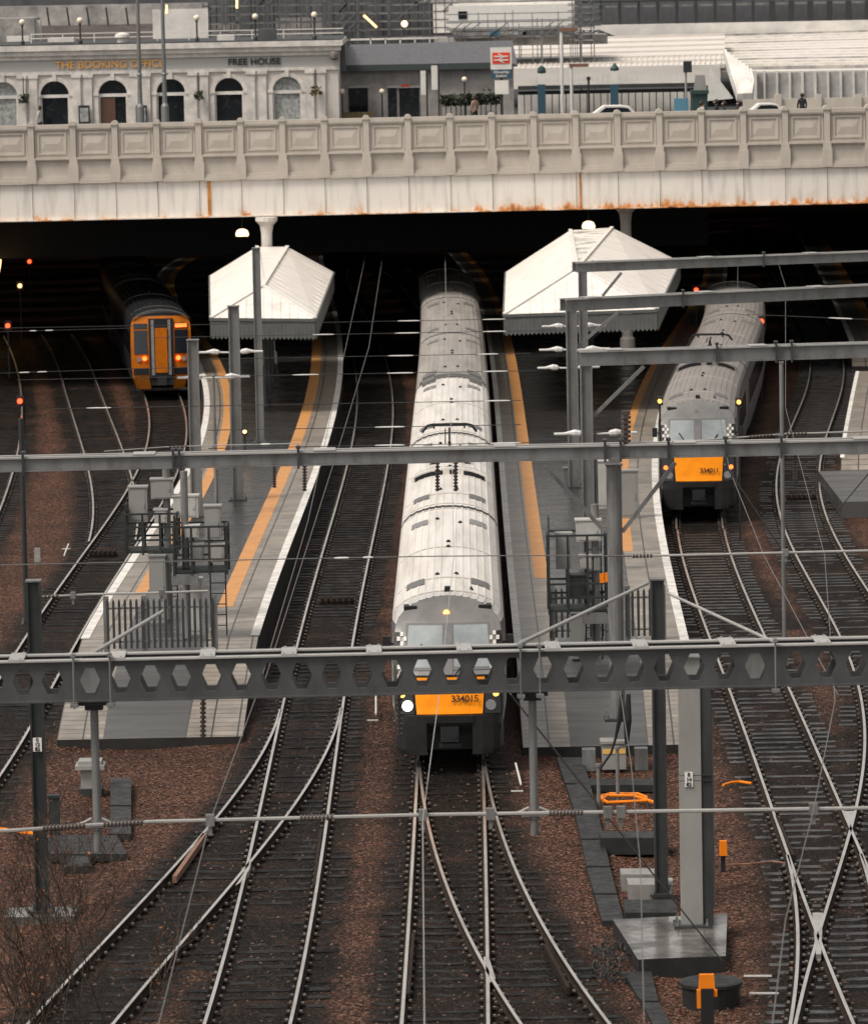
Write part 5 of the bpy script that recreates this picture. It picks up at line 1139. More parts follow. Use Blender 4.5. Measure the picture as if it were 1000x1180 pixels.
e, x, D, z0, z1 = orange_box('larger orange bracket on a black stand in front of the dark disc', 814, 1123, 1140, 19, 1195)
for s in (-.14, .14): b = MB(); b.bb(x + s - .035, x + s + .035, D - .1, D, z0 - .32 if s < 0 else z0 - .12, z0); b.build('arm', 'orange_paint', e)
b = MB(); b.bar((x, D - .05, -.25), (x, D - .05, z0 + .02), .22, .16); b.build('post', 'black', e)
b = MB(); c = P(819, 1131, .2); b.lathe((c[0], c[1], -.3), [(.50, 0), (.52, .42), (.56, .44), (.56, .5), (.50, .52), (.1, .54)], 28); tag(b.build('round_cover', 'trunking'), 'round dark cover drum on the ballast below the wet plinth', 'cover')
# ladder-like white bars next to it, point rodding
for (p, q, lab) in (((857, 1125), (889, 1125), 'upper white bar between the dark disc and the diamond crossing'), ((863, 1145), (897, 1145), 'lower white bar between the dark disc and the diamond crossing')):
    b = MB(); b.bar(P(*p, -.1), P(*q, -.1), .03, .03); tag(b.build('white_bar', 'insulator'), lab, 'bar')
# cable heap
b = MB(); rr = random.Random(3)
for k in range(42):
    cx, cy = rr.uniform(684, 722), rr.uniform(1076, 1128); W = []
    a0 = rr.uniform(0, 6.28); r0 = rr.uniform(.06, .22); c = P(cx, cy, 0)
    for j in range(8): W.append((c[0] + r0 * math.cos(a0 + j * .55), c[1] + r0 * 1.6 * math.sin(a0 + j * .55), -.14 + rr.uniform(0, .13)))
    b.tube(W, .012, 4)
tag(b.build('cable_heap', 'mast_dark'), 'tangled heap of dark thin cables against the wet plinth', 'cables')
# check rails and crossing noses
def strip_rail(label, pts, m=('rail_side', 'rail_side'), wd=.07, z=0.0, name='check_rail'):
    W = [Vector(P(a, c, z)) for a, c in pts]; b = MB()
    for p, q in zip(W, W[1:]): b.bar(p - Vector((0, 0, .07)), q - Vector((0, 0, .07)), wd, .14, 0)
    return tag(b.build(name, m[0]), label, 'check rail')
strip_rail('rusty pink check rail lying inside the turnout beside the contact wire', [(201, 1010), (236, 960)], ('rust_plate',), .09, .0)
strip_rail('dark check rail inside the straight line opposite the first frog', [(362, 1020), (366, 985), (370, 955)])
strip_rail('dark check rail inside the line in front of the silver train', [(476, 1075), (473, 1110), (470, 1145)])
strip_rail('dark check rail beside the turnout leg near the dark trunking', [(655, 1138), (640, 1110), (628, 1088)])
strip_rail('dark check rail of the line into the diamond crossing', [(895, 940), (905, 965), (914, 985)])
for (tri, lab) in (([(283, 1003), (291, 988), (287, 1003), (277, 1017), (271, 1021)], 'worn steel frog where the turnout crosses the straight line'), ([(557, 1103), (563, 1103), (571, 1128), (561, 1135)], 'worn steel frog in front of the silver train line'), ([(972, 935), (984, 935), (980, 957)], 'bright upper nose of the diamond crossing'), ([(936, 1052), (948, 1052), (946, 1100), (940, 1100)], 'pale steel plate at the lower diamond crossing')):
    b = MB(); b.poly([P(a, c, -.004) for a, c in tri]); A = b.pts([P(a, c, -.004) for a, c in tri]); B = b.pts([(P(a, c, -.004)[0], P(a, c, -.004)[1], -.12) for a, c in tri]); n = len(tri)
    for k in range(n): b.face((A[k], A[(k + 1) % n], B[(k + 1) % n], B[k]))
    b.f.pop(0) if False else None; tag(b.build('rail_frog', 'rail_head'), lab, 'rail frog', 'cast frogs where rails cross')
# four-foot boxes and balises
def grid_box(px, py, label, w_=1.0):
    c = P(px, py, -.1); e = empty('track_unit', (c[0], c[1], -.2), label, 'track unit', 'ribbed boxes between the rails'); b = MB(); b.box((c[0], c[1], -.13), (w_, .5, .08)); 
    for k in range(6): b.box((c[0] - w_ / 2 + (k + .5) * w_ / 6, c[1], -.05), (w_ / 14, .55, .1))
    b.build('box', 'rail_side', e)
grid_box(388, 692, 'ribbed dark box between the rails left of the silver train'); grid_box(118, 638, 'ribbed dark box between rails beside the yellow-lined platform', .9); grid_box(923, 573, 'ribbed box between the S-curved rails')
# white marker posts lying at point machines
for pts, lab in ((((594, 880), (600, 904)), 'white rod on the ballast beside the silver train bumper'), (((433, 800), (433, 823)), 'white rod standing on ballast opposite the headlamp'), (((74, 640), (79, 627)), 'white rod by the brown siding')):
    b = MB(); p, q = P(*pts[0], .05), P(*pts[1], .05); b.bar(p, q, .04, .04); b.bar((q[0] - .22, q[1], -.1), (q[0] + .05, q[1], -.1), .03, .03); tag(b.build('white_rod', 'insulator'), lab, 'rod', 'white rods at the points')
D = Dfoot(642, -.2); q = PD(43, 641, D); b = MB(); b.bb(q[0] - .09, q[0] + .09, D, D + .1, -.25, .32); b.bb(q[0] - .1, q[0] + .1, D - .04, D, -.12, .06); tag(b.build('marker_post', 'galv_light'), 'small grey marker with a white foot on the brown ballast', 'marker')
D = Dfoot(955, -.2); q = PD(62, 920, D); b = MB(); b.bb(q[0] - .11, q[0] + .11, D, D + .15, -.25, q[2]); b.bb(q[0] - .13, q[0] + .13, D - .03, D + .18, q[2], q[2] + .06); tag(b.build('short_post', 'mast_dark'), 'short dark post with a pale cap beside the dark green mast', 'post')
# red aspects in the dark throat
for px, py, D, m, lab in ((34, 301, 270, 'red_lens', 'tiny red signal farthest in the dark'), (23, 329, 250, 'sodium', 'small amber signal in the dark above the red one'), (9, 375, 225, 'red_lens', 'bright red signal at the edge of the dark hall'), (23, 462, 205, 'red_lens', 'dim red ground signal by the outermost line'), (802, 334, 235, 'red_lens', 'red signal beside the checker-fronted train roof'), (877, 370, 205, 'red_lens', 'red signal between the checker-fronted train and the S-curved line'), (282, 497, 175, 'sodium', 'tiny orange light on the pole under the smaller canopy'), (760, 462, 158, 'lamp_amber', 'amber light on a post over the platform edge at the checker-fronted train'), (851, 463, 156, 'lamp_amber', 'amber light at the far flank of the checker-fronted train')):
    x, y, z = PD(px, py, D); e = empty('signal_light', (x, y, 0), lab, 'signal', 'small lit signals'); r = .11 if D > 200 else .07
    b = MB(); b.tube([(x, y - .02, z), (x, y - .12, z)], r, 10); b.build('lens', m, e); b = MB(); b.bb(x - r * 1.5, x + r * 1.5, y, y + .15, z - r * 2, z + r * 2); b.build('housing', 'black', e)
    b = MB(); b.bar((x, y + .07, -.2), (x, y + .07, z - r * 2), .06, .06); b.build('post', 'black', e)
# lit tube lamp under the shed
for px0, py0, px1, py1, lab in ((124, 313, 131, 332, 'glowing strip lamp hanging over the orange-fronted train roof'), (-1, 300, -3, 312, 'dim strip lamp at the edge of the dark hall')):
    D = 245; p, q = PD(px0, py0, D + 8), PD(px1, py1, D - 4); b = MB(); b.bar(p, q, .22, .12); tag(b.build('strip_lamp', 'sodium'), lab, 'lamp', 'glowing strip lamps in the dark hall')
# ---------------------------------------------------------------- bare shrubs in the near corner
mat('twig', (.075, .045, .03), .8, 0, col2=(.03, .022, .018), scale=6)
mat('dead_leaf', (.28, .10, .035), .8, 0, col2=(.12, .05, .02), scale=5)
def shrub(label, px, py, h, seed, n=6):
    rr = random.Random(seed); D = Dfoot(py, -.3); x = PD(px, py, D)[0]; e = empty('bare_shrub', (x, D, -.3), label, 'shrub', 'bare twiggy shrubs by the line'); b = MB(); lf = MB()
    def grow(p, d, L, r, k):
        W = [p]; q = Vector(p)
        for i in range(4):
            d = (d + Vector((rr.uniform(-.25, .25), rr.uniform(-.25, .25), rr.uniform(-.05, .18)))).normalized(); q = q + d * L / 4; W.append(q.copy())
            if k < 4 and rr.random() < .8: grow(q.copy(), (d + Vector((rr.uniform(-.9, .9), rr.uniform(-.9, .9), rr.uniform(-.1, .5)))).normalized(), L * rr.uniform(.4, .65), r * .55, k + 1)
            if k >= 2 and rr.random() < .05:
                for _ in range(2):
                    c = q + Vector((rr.uniform(-.05, .05),) * 3); s = rr.uniform(.02, .045); a1 = Vector((rr.uniform(-1, 1), rr.uniform(-1, 1), rr.uniform(-1, 1))) * s; a2 = Vector((rr.uniform(-1, 1), rr.uniform(-1, 1), rr.uniform(-1, 1))) * s; lf.poly([c - a1, c + a2 * .5, c + a1, c - a2 * .5])
        b.tube(W, [max(.004, r * (1 - .18 * i)) for i in range(5)], 4, cap=False)
    for i in range(n): grow(Vector((x + rr.uniform(-.4, .4), D + rr.uniform(-.5, .5), -.3)), Vector((rr.uniform(-.35, .35), rr.uniform(-.2, .2), 1)).normalized(), h * rr.uniform(.6, 1), .022, 0)
    b.build('stems', 'twig', e); 
    if lf.v: lf.build('dead_leaves', 'dead_leaf', e)
shrub('tall bare shrub with a few rusty leaves in front of the turnout rails', 105, 1230, 3.2, 2, 4)
shrub('dense dark bare shrub at the very corner', 12, 1215, 2.9, 5, 6)
shrub('thin bare shrub reaching up towards the dark green mast foot', 60, 1240, 3.4, 9, 4)
shrub('low twiggy shrub between the corner and the first rail', 35, 1190, 1.8, 12, 6)
# ---------------------------------------------------------------- buildings beyond the bridge parapet
mat('office_wall', (.60, .55, .50), .6, 0, col2=(.53, .485, .44), scale=1.2)
mat('office_trim', (.72, .665, .61), .55, 0, col2=(.48, .455, .42), scale=2)
mat('frieze', (.42, .405, .385), .6)
mat('dark_glass', (.010, .013, .016), .08, 0, col2=(.07, .07, .065), scale=2.2, thr=(.55, .8))
mat('pale_glass', (.42, .43, .41), .15, 0, col2=(.18, .19, .19), scale=5, thr=(.4, .65))
mat('gold', (.80, .42, .12), .45)
mat('globe', (.85, .74, .58), .4)
mat('iron', (.02, .022, .024), .5)
mat('door_brown', (.10, .045, .028), .5)
mat('foliage', (.035, .045, .022), .8, 0, col2=(.015, .02, .012), scale=9)
mat('flower', (.22, .15, .06), .8, 0, col2=(.05, .05, .02), scale=12)
mat('slate', (.11, .112, .118), .5, 0, col2=(.075, .077, .082), scale=1.5, stretch=(3, 1, 1))
mat('grey_wall', (.42, .39, .36), .65, 0, col2=(.22, .208, .195), scale=1)
mat('fascia', (.045, .058, .055), .5)
mat('roof_white', (.74, .69, .63), .5, 0, col2=(.62, .58, .53), scale=.6, stretch=(.5, 2, 2))
mat('roof_glass', (.50, .48, .45), .3, 0, col2=(.28, .275, .265), scale=.8)
mat('white_wall', (.78, .74, .68), .6, 0, col2=(.56, .535, .50), scale=.7)
mat('brick_dull', (.13, .095, .09), .8, 0, col2=(.22, .19, .18), scale=2.5, stretch=(.4, 1, 4))
mat('dirty_wall', (.46, .43, .40), .7, 0, col2=(.17, .165, .16), scale=.7)
mat('backdrop_grey', (.13, .132, .135), .8, 0, col2=(.06, .062, .066), scale=.35)
mat('scaffold', (.16, .165, .17), .5, .3)
mat('sign_red', (.72, .05, .02), .4)
mat('sign_blue', (.035, .085, .12), .4)
mat('police_blue', (.10, .24, .34), .5)
mat('kiosk_green', (.02, .05, .045), .5)
mat('skin', (.42, .26, .19), .6); mat('dark_coat', (.02, .02, .024), .8); mat('pale_coat', (.45, .42, .40), .8); mat('hair', (.03, .02, .015), .7); mat('tan_coat', (.30, .20, .15), .8)
def bx(px0, px1, py0, py1, D, dep=.3, mb=None):
    """box whose front, at distance D, fills these bearings"""
    b = mb or MB(); ym = (py0 + py1) / 2; x0, x1 = PD(px0, ym, D)[0], PD(px1, ym, D)[0]; xm = (px0 + px1) / 2
    z1, z0 = PD(xm, py0, D)[2], PD(xm, py1, D)[2]; b.bb(x0, x1, D, D + dep, z0, z1); return b
def zat(py, D, px=500): return PD(px, py, D)[2]
# --- corner public house
D0 = 247.0; pub = empty('public_house', (PD(190, 100, D0)[0], D0, 10.2), 'pale single-storey pub with arched windows and gold and black lettering above the bridge', 'building')
def X(px): return PD(px, 90, D0)[0]
ZC = zat(49, D0, 200); ZF1 = zat(66, D0, 200); ZF0 = zat(80, D0, 200); ZS = zat(107, D0, 200); ZB = 10.1; SC = F / D0
wins = [-65, 3, 62.5, 129.5, 196.5, 263.5, 330.5]; HWn = 16.3 / SC; edges_ = [-100, -31, 33, 96, 163, 230, 297, 364 + 26]
mb = MB()
for i, wpx in enumerate(wins):
    cx = X(wpx); l, r = X(edges_[i]), X(edges_[i + 1]); zt = ZF0; y = D0
    arc = [(cx + HWn * math.cos(a), ZS + HWn * math.sin(a)) for a in np.linspace(math.pi, 0, 15)]
    def fc(ps, yy=0): mb.poly([(a, y + yy, c) for a, c in ps])
    fc([(l, ZB), (cx - HWn, ZB), (cx - HWn, ZS), (cx - HWn, zt), (l, zt)]); fc([(cx + HWn, ZB), (r, ZB), (r, zt), (cx + HWn, zt), (cx + HWn, ZS)])
    for (a0, b0), (a1, b1) in zip(arc, arc[1:]): fc([(a0, b0), (a1, b1), (a1, zt), (a0, zt)])
    pr = [(cx - HWn, ZB)] + arc + [(cx + HWn, ZB)]
    for (a0, b0), (a1, b1) in zip(pr, pr[1:]): mb.poly([(a0, y, b0), (a0, y + .3, b0), (a1, y + .3, b1), (a1, y, b1)])
xL, xR = X(-100), X(390); mb.bb(xL, xR, D0 + .6, D0 + 12, ZB, ZC - .1); mb.bb(xL, xR, D0, D0 + .6, ZF0, ZF0 + .02)
mb.build('wall', 'office_wall', pub)
b = MB(); b.bb(xL, xR + .05, D0 - .03, D0 + .5, ZF0, ZF1); b.build('frieze', 'frieze', pub)
b = MB(); b.bb(xL, xR + .25, D0 - .45, D0 + 12.2, ZC - .28, ZC); b.bb(xL, xR + .15, D0 - .30, D0 + .5, ZC - .52, ZC - .28); b.bb(xL, xR + .08, D0 - .14, D0 + .5, ZF1, ZC - .52); b.bb(xL, xR + .06, D0 - .10, D0, ZF0 - .14, ZF0 + .02); b.build('cornice', 'office_trim', pub)
b = MB(); b.bb(xL, xR + .2, D0 - .40, D0 + 12.1, ZC + .0, ZC + .05); b.build('roof', 'iron', pub)
for i, wpx in enumerate(wins):
    cx = X(wpx); pale = wpx in (3, 330.5)
    f = MB()
    for a0, a1 in zip(np.linspace(math.pi, 0, 13), np.linspace(math.pi, 0, 13)[1:]):
        for R0, R1, yy in ((HWn + .02, HWn + .22, -.05),):
            f.poly([(cx + R0 * math.cos(a0), D0 + yy, ZS + R0 * math.sin(a0)), (cx + R0 * math.cos(a1), D0 + yy, ZS + R0 * math.sin(a1)), (cx + R1 * math.cos(a1), D0 + yy, ZS + R1 * math.sin(a1)), (cx + R1 * math.cos(a0), D0 + yy, ZS + R1 * math.sin(a0))])
            f.poly([(cx + R1 * math.cos(a0), D0 + yy, ZS + R1 * math.sin(a0)), (cx + R1 * math.cos(a1), D0 + yy, ZS + R1 * math.sin(a1)), (cx + R1 * math.cos(a1), D0, ZS + R1 * math.sin(a1)), (cx + R1 * math.cos(a0), D0, ZS + R1 * math.sin(a0))])
    f.bb(cx - .1, cx + .1, D0 - .12, D0, ZS + HWn, ZS + HWn + .38)
    for s in (-1, 1): f.bb(cx + s * (HWn + .02), cx + s * (HWn + .22), D0 - .05, D0, ZB, ZS - .04) if s > 0 else f.bb(cx - HWn - .22, cx - HWn - .02, D0 - .05, D0, ZB, ZS - .04); f.bb(cx + s * (HWn + .12) - .14, cx + s * (HWn + .12) + .14, D0 - .09, D0, ZS - .06, ZS + .06)
    fr = f.build('arch_surround', 'office_trim', pub)
    b = MB(); b.prism([(cx + HWn * math.cos(a), ZS + HWn * math.sin(a)) for a in np.linspace(0, math.pi, 15)] + [(cx - HWn, ZB), (cx + HWn, ZB)], D0 + .22, D0 + .26); w0 = b.build('window', 'pale_glass' if pale else 'dark_glass', pub)
    b = MB(); b.bb(cx - HWn, cx + HWn, D0 + .1, D0 + .215, ZS - .12, ZS + .04); b.build('transom', 'white_wall', w0)
    b = MB(); b.bb(cx - HWn, cx - HWn + .07, D0 + .1, D0 + .215, ZB, ZS - .12); b.bb(cx + HWn - .07, cx + HWn, D0 + .1, D0 + .215, ZB, ZS - .12); b.build('frame', 'office_trim', w0)
b = MB(); cx = X(129.5); b.bb(cx - HWn + .07, cx + .1, D0 + .14, D0 + .2, ZB, ZS - .16); b.build('door', 'door_brown', pub)
for c in edges_[1:]:
    c = c if c < 380 else 365
    for dx in (-6.6, 6.6):
        x = X(c + dx - 1.5); b = MB(); b.bb(x - .2, x + .2, D0 - .12, D0, ZB, ZF0 - .3); b.bb(x - .25, x + .25, D0 - .17, D0, ZF0 - .3, ZF0 - .14); b.bb(x - .26, x + .26, D0 - .15, D0, ZB, ZB + .3); b.build('pilaster', 'office_trim', pub)
for s, px, m, sz, nm in (('THE BOOKING OFFICE', 127, 'gold', .50, 'gold_lettering'), ('FREE HOUSE', 293.5, 'iron', .44, 'black_lettering')):
    o = text_mesh(nm, s, sz, m, pub, (X(px), D0 - .08, (ZF0 + ZF1) / 2 + .02), RX90, .03, bold=.006)
    wd = o.dimensions.x; tgt = (125 if nm[0] == 'g' else 60) / SC; k = tgt / max(wd, .01)
    cxl = X(px) - WL[pub.name].x
    for v in o.data.vertices: v.co.x = cxl + (v.co.x - cxl) * k
b = MB(); p = PD(385, 63, D0 - .3); b.lathe((p[0], p[1], p[2] - .25), [(.1, 0), (.22, .1), (.25, .3), (.2, .45)], 8); b.build('hanging_ornament', 'brick_dull', pub)
# notice boards, baskets, roof lamps
for px, lab in ((97, 'black framed menu board between the pub door and the second arched window'), (163, 'black framed notice board behind the bridge lamp columns')):
    e = empty('notice_board', (X(px), D0 - .2, ZB), lab, 'notice board', 'framed boards on the pub wall'); b = bx(px - 6.5, px + 6.5, 121, 143, D0 - .28, .06); b.build('frame', 'iron', e); b = bx(px - 4.8, px + 4.8, 124, 140, D0 - .30, .02); b.build('sheet', 'pale_glass', e)
for i, (px, py, lab) in enumerate(((27, 112, 'hanging basket nearest the pale left window of the pub'), (229, 108, 'hanging basket between dark windows below the word FREE'), (364, 103, 'hanging basket of yellowish flowers on the last pilaster pair of the pub'))):
    x, y, z = PD(px, py, D0 - .45); e = empty('hanging_basket', (x, y, z), lab, 'hanging basket', 'hanging baskets on the pub'); b = MB(); rr = random.Random(i + 4)
    for k in range(60):
        a, t = rr.uniform(0, 6.3), rr.uniform(0, 1); r = .26 * math.sqrt(rr.random()); c = Vector((x + r * math.cos(a), y + r * math.sin(a) * .8, z + rr.uniform(-.28, .14))); v1 = Vector((rr.uniform(-1, 1), rr.uniform(-1, 1), rr.uniform(-1, 1))) * .09; v2 = Vector((rr.uniform(-1, 1), rr.uniform(-1, 1), rr.uniform(-1, 1))) * .09; b.poly([c - v1, c + v2, c + v1, c - v2])
    b.build('plants', 'foliage' if i < 2 else 'flower', e); b = MB(); b.bar((x, y, z + .1), (x, y + .1, z + 1.0), .05, .05); b.bar((x, y, z + .1), (x, D0 - .12, z + .1), .04, .04); b.build('bracket', 'iron', e)
for px, py, lab in ((25.5, 25, 'globe lamp on the pub roof, leftmost of its row'), (92, 23, 'globe lamp on the pub roof above the letters THE BOOK'), (226.5, 20, 'globe lamp on the pub roof between the two names'), (294, 18.5, 'globe lamp on the pub roof above FREE HOUSE'), (362, 16.5, 'globe lamp on the pub roof at its right corner')):
    x, y, z = PD(px, py, D0 + .3); e = empty('globe_lamp', (x, y, ZC + .05), lab, 'lamp', 'globe lamps along the pub roof'); b = MB(); b.ball((x, y, z), .155, 12); b.build('globe', 'globe', e, smooth=True); b = MB(); b.lathe((x, y, ZC + .05), [(.11, 0), (.1, .15), (.045, .25), (.04, z - ZC - .3), (.08, z - ZC - .2)], 8); b.build('post', 'iron', e)
for px, w_, lab in ((70, 30, 'low white roof unit at the left'), (141, 13, 'rounded white roof vent'), (260, 20, 'white box unit'), (307, 30, 'dark mechanical unit')):
    e_m = 'white_wall' if 'dark' not in lab else 'backdrop_grey'; b = bx(px - w_ / 2, px + w_ / 2, 40 if w_ < 25 else 43, 48, D0 + 2, 1.5); 
    if w_ == 13: b = MB(); p = PD(px, 47, D0 + 2); b.lathe((p[0], p[1], ZC + .05), [(.25, 0), (.25, .2), (.38, .25), (.36, .4), (.1, .5)], 14)
    if 'dark' in lab: b = bx(px - 10, px + 11, 33, 48, D0 + 2, 1.5)
    tag(b.build('roof_unit', e_m), lab + ' on top of the pub roof', 'roof unit', 'roof units on the pub')
b = MB(); x0, x1 = X(28), X(395); 
for zz in (.28, .5): b.bar((x0, D0 + 5, ZC + zz), (x1, D0 + 5, ZC + zz), .06, .05)
k = x0
while k < x1: b.bar((k, D0 + 5, ZC), (k, D0 + 5, ZC + .5), .05, .05); k += 1.6
tag(b.build('roof_rail', 'white_wall'), 'white guard rail running along the flat pub roof', 'rail')
# --- bridge lamp columns
for px, lab in ((160, 'tall grey lamp column on the bridge, nearer the word BOOKING'), (188.5, 'tall grey lamp column on the bridge crossing the last gold letters')):
    D = BD + 22.5; x = PD(px, 60, D)[0]; zb0 = zx(x) + 1.2; zt = PD(px, -60, D)[2]; e = empty('lamp_column', (x, D, zb0), lab, 'lamp column', 'tall lamp columns on the bridge'); b = MB(); b.lathe((x, D, zb0), [(.26, 0), (.26, .4), (.2, .5), (.19, 1.5), (.12, 1.65), (.10, 3.0), (.14, 3.05), (.10, 3.12), (.075, zt - zb0)], 12); b.build('column', 'galv', e); b = MB(); b.box((x + .25, D, zt), (.7, .25, .12)); b.build('lantern', 'galv', e)
# --- low grey building with the slate roof
D1 = 254.0; gb = empty('low_building', (PD(490, 120, D1)[0], D1, 10), 'low grey building with a dark slate roof and dark doors beside the pub', 'building')
bx(392, 592, 77, 145, D1, 8).build('wall', 'grey_wall', gb)
b = MB(); a0, a1 = PD(388, 78, D1 - .4), PD(596, 73, D1 - .4); c0, c1 = PD(404, 51, D1 + 6), PD(590, 46, D1 + 6); A = b.pts([a0, a1, c1, c0]); B = b.pts([(p[0], p[1], p[2] - .15) for p in (a0, a1, c1, c0)]); b.face(A); b.face(B[::-1]); [b.face((A[k], B[k], B[(k + 1) % 4], A[(k + 1) % 4])) for k in range(4)]; b.build('roof', 'slate', gb)
bx(390, 590, 73, 80, D1 - .5, .1).build('gutter', 'fascia', gb)
b = bx(386, 398, 52, 82, D1 - 2, 6); b.build('hip_end', 'slate', gb)
for px0, px1, py in ((402, 424, 101), (447, 457, 101), (460, 483, 101)):
    d = bx(px0, px1, py, 140, D1 - .06, .05).build('door', 'dark_glass', gb); bx(px0 - 1.5, px1 + 1.5, py - 2.5, py - .2, D1 - .09, .08).build('lintel', 'frieze', d)
bx(462, 472, 97, 99.5, D1 - .1, .05).build('door_sign', 'sign_red', gb)
b = bx(404, 504, 43.2, 45.2, D1 + 8, .1)
for px in (427, 444, 461, 478, 495): bx(px - .7, px + .7, 44, 52, D1 + 8, .1, b)
tag(b.build('guard_rail', 'white_wall'), 'white railing above the slate roof', 'railing')
for px0, px1, py0, py1, lab in ((484.5, 491, 81, 109, 'narrow pale banner left of its taller neighbour in front of the low grey building'), (497, 504.5, 75, 103, 'higher pale banner in front of the low grey building')):
    e = empty('street_banner', (PD(px0, 100, D1 - 3)[0], D1 - 3, 10.2), lab, 'banner', 'pale banners on posts'); bx(px0, px1, py0, py1, D1 - 3, .06).build('cloth', 'white_wall', e); b = MB(); p = PD(px1 + 1, py1, D1 - 3); b.bar((p[0], p[1], 10.1), (p[0], p[1], PD(px1, py0 - 2, D1 - 3)[2]), .09, .09); b.build('post', 'iron', e)
for px, py, lab in ((440, 105, 'round globe street lamp in front of the dark doors'), (535, 91, 'black street lamp with a pale lantern over the planter'), (386, 83, 'twin globe lamp at the pub corner, upper'), (384, 106, 'twin globe lamp at the pub corner, lower left'), (394, 105, 'twin globe lamp at the pub corner, lower right')):
    D = D1 - 4; x, y, z = PD(px, py, D); e = empty('street_lamp', (x, y, 10.1), lab, 'street lamp', 'globe lamps by the low grey building'); b = MB(); b.ball((x, y, z), .14, 10); b.build('globe', 'globe', e, smooth=True); b = MB(); b.tube([(x, y, 10.1), (x, y, z - .1)], .045, 6); b.build('post', 'iron', e)
# planter hedge and fence
b = MB(); rr = random.Random(8); h0 = PD(508, 115, D1 - 5); h1 = PD(578, 112, D1 - 5)
for k in range(900):
    t = rr.random(); c = Vector(h0).lerp(Vector(h1), t) + Vector((0, rr.uniform(-.3, .3), rr.uniform(-.3, .22) + (.25 if rr.random() < .06 else 0))); v1 = Vector((rr.uniform(-1, 1), rr.uniform(-1, 1), rr.uniform(-1, 1))) * .1; v2 = Vector((rr.uniform(-1, 1), rr.uniform(-1, 1), rr.uniform(-1, 1))) * .1; b.poly([c - v1, c + v2, c + v1, c - v2])
e = empty('planter_hedge', (h0[0] + 1, D1 - 5, 10.2), 'dark trimmed hedge in a railing planter beside the rail sign', 'hedge'); b.build('foliage', 'foliage', e)
b = MB(); x = h0[0]
while x < h1[0]: b.bar((x, D1 - 5, 10.1), (x, D1 - 5, h0[2] - .2), .05, .05); x += .25
b.build('trellis', 'iron', e)
b = bx(395, 430, 129, 139, D1 - 6, .4); tag(b.build('flower_box', 'flower'), 'long low flower box with yellowish plants right of the pub', 'planter')
# --- railway sign
D2 = D1 - 7; e = empty('railway_sign', (PD(577, 90, D2)[0], D2, 10.1), 'white sign with a red double-arrow panel and a dark blue name panel', 'sign')
bx(565, 589.5, 54, 79.5, D2, .12).build('board', 'white_wall', e); rp = bx(567.3, 587.2, 60, 73, D2 - .02, .02); rp.build('red_panel', 'sign_red', e)
s_ = D2 / F; cx, _, cz = PD(577.2, 66.6, D2 - .03)
b = MB()
def pg(ps): b.prism([(cx + a * s_, cz + c * s_) for a, c in ps], D2 - .045, D2 - .021)
pg([(-8.2, 1.3), (8.2, 1.3), (8.2, 2.9), (-8.2, 2.9)]); pg([(-8.2, -2.9), (8.2, -2.9), (8.2, -1.3), (-8.2, -1.3)])
b.prism([(cx + a * s_, cz + c * s_) for a, c in ((-3.6, 5.4), (-.6, 5.4), (4.4, 2.1), (4.4, -.2), (-3.6, 5.2))], D2 - .047, D2 - .022) if False else None
for ps in ([(-4.2, 5.3), (-1.6, 5.3), (4.0, 1.6), (1.4, 1.6)], [(4.0, 1.6), (1.4, 1.6), (-4.2, -1.6), (-1.6, -1.6)], [(-4.2, -1.6), (-1.6, -1.6), (4.2, -5.3), (1.6, -5.3)]):
    b.prism([(cx + a * s_, cz + c * s_) for a, c in ps], D2 - .049, D2 - .0215)
b.build('double_arrow', 'white_wall', e)
bx(565.5, 589.5, 79.8, 90, D2, .1).build('name_panel', 'sign_blue', e)
for i, t in enumerate(('Waverley', 'Station')): text_mesh('panel_lettering', t, .2, 'white_wall', e, PD(577.5, 82.7 + i * 4.3, D2 - .02), RX90, .01, bold=.003)
bx(570, 586, 92, 108, D2 + .02, .06).build('notice', 'white_wall', e)
b = MB(); b.bar((cx, D2 + .15, 10.1), (cx, D2 + .15, cz), .14, .1); b.build('post', 'iron', e)
# --- white station roof range on the right
Dr = 290.0; st = empty('station_roof', (PD(800, 100, Dr)[0], Dr, 9.6), 'broad white stepped glass roof of the station with ribs and a glazed low wall', 'station roof')
def slope(name, pa, pb, Da, pc, pd_, Dc, m, th=.25):
    b = MB(); q = [PD(*pa, Da), PD(*pb, Da), PD(*pd_, Dc), PD(*pc, Dc)]; A = b.pts(q); B = b.pts([(p[0], p[1], p[2] - th) for p in q]); b.face(A); b.face(B[::-1]); [b.face((A[k], B[k], B[(k + 1) % 4], A[(k + 1) % 4])) for k in range(4)]; return b.build(name, m, st)
slope('main_slope', (800, 83), (1060, 79), Dr + 6, (800, 41), (1060, 33), Dr + 62, 'roof_white')
slope('near_slope', (590, 80), (835, 73), Dr + 2, (588, 44), (835, 38), Dr + 40, 'roof_white')
b = bx(590, 830, 76, 100, Dr + 1.5, 1); b.build('lower_wall', 'roof_white', st)
for k in range(13):   # stepped glazing bars along the slope
    t = (k + .5) / 13; y0 = 82 - 41 * t; Dk = Dr + 6 + 56 * t; b = MB(); b.bar(Vector(PD(800, y0, Dk)) + Vector((0, 0, .06)), Vector(PD(1060, y0 - 4 - 3.5 * t, Dk)) + Vector((0, 0, .06)), .25, .22); b.build('glazing_bar', 'office_trim' if k % 3 else 'dirty_wall', st)
for k in range(6):
    t = (k + .5) / 6; y0 = 79.5 - 36 * t; Dk = Dr + 2 + 38 * t; b = MB(); b.bar(Vector(PD(590, y0, Dk)) + Vector((0, 0, .05)), Vector(PD(835, y0 - 7 + t, Dk)) + Vector((0, 0, .05)), .2, .16); b.build('glazing_bar', 'office_wall', st)
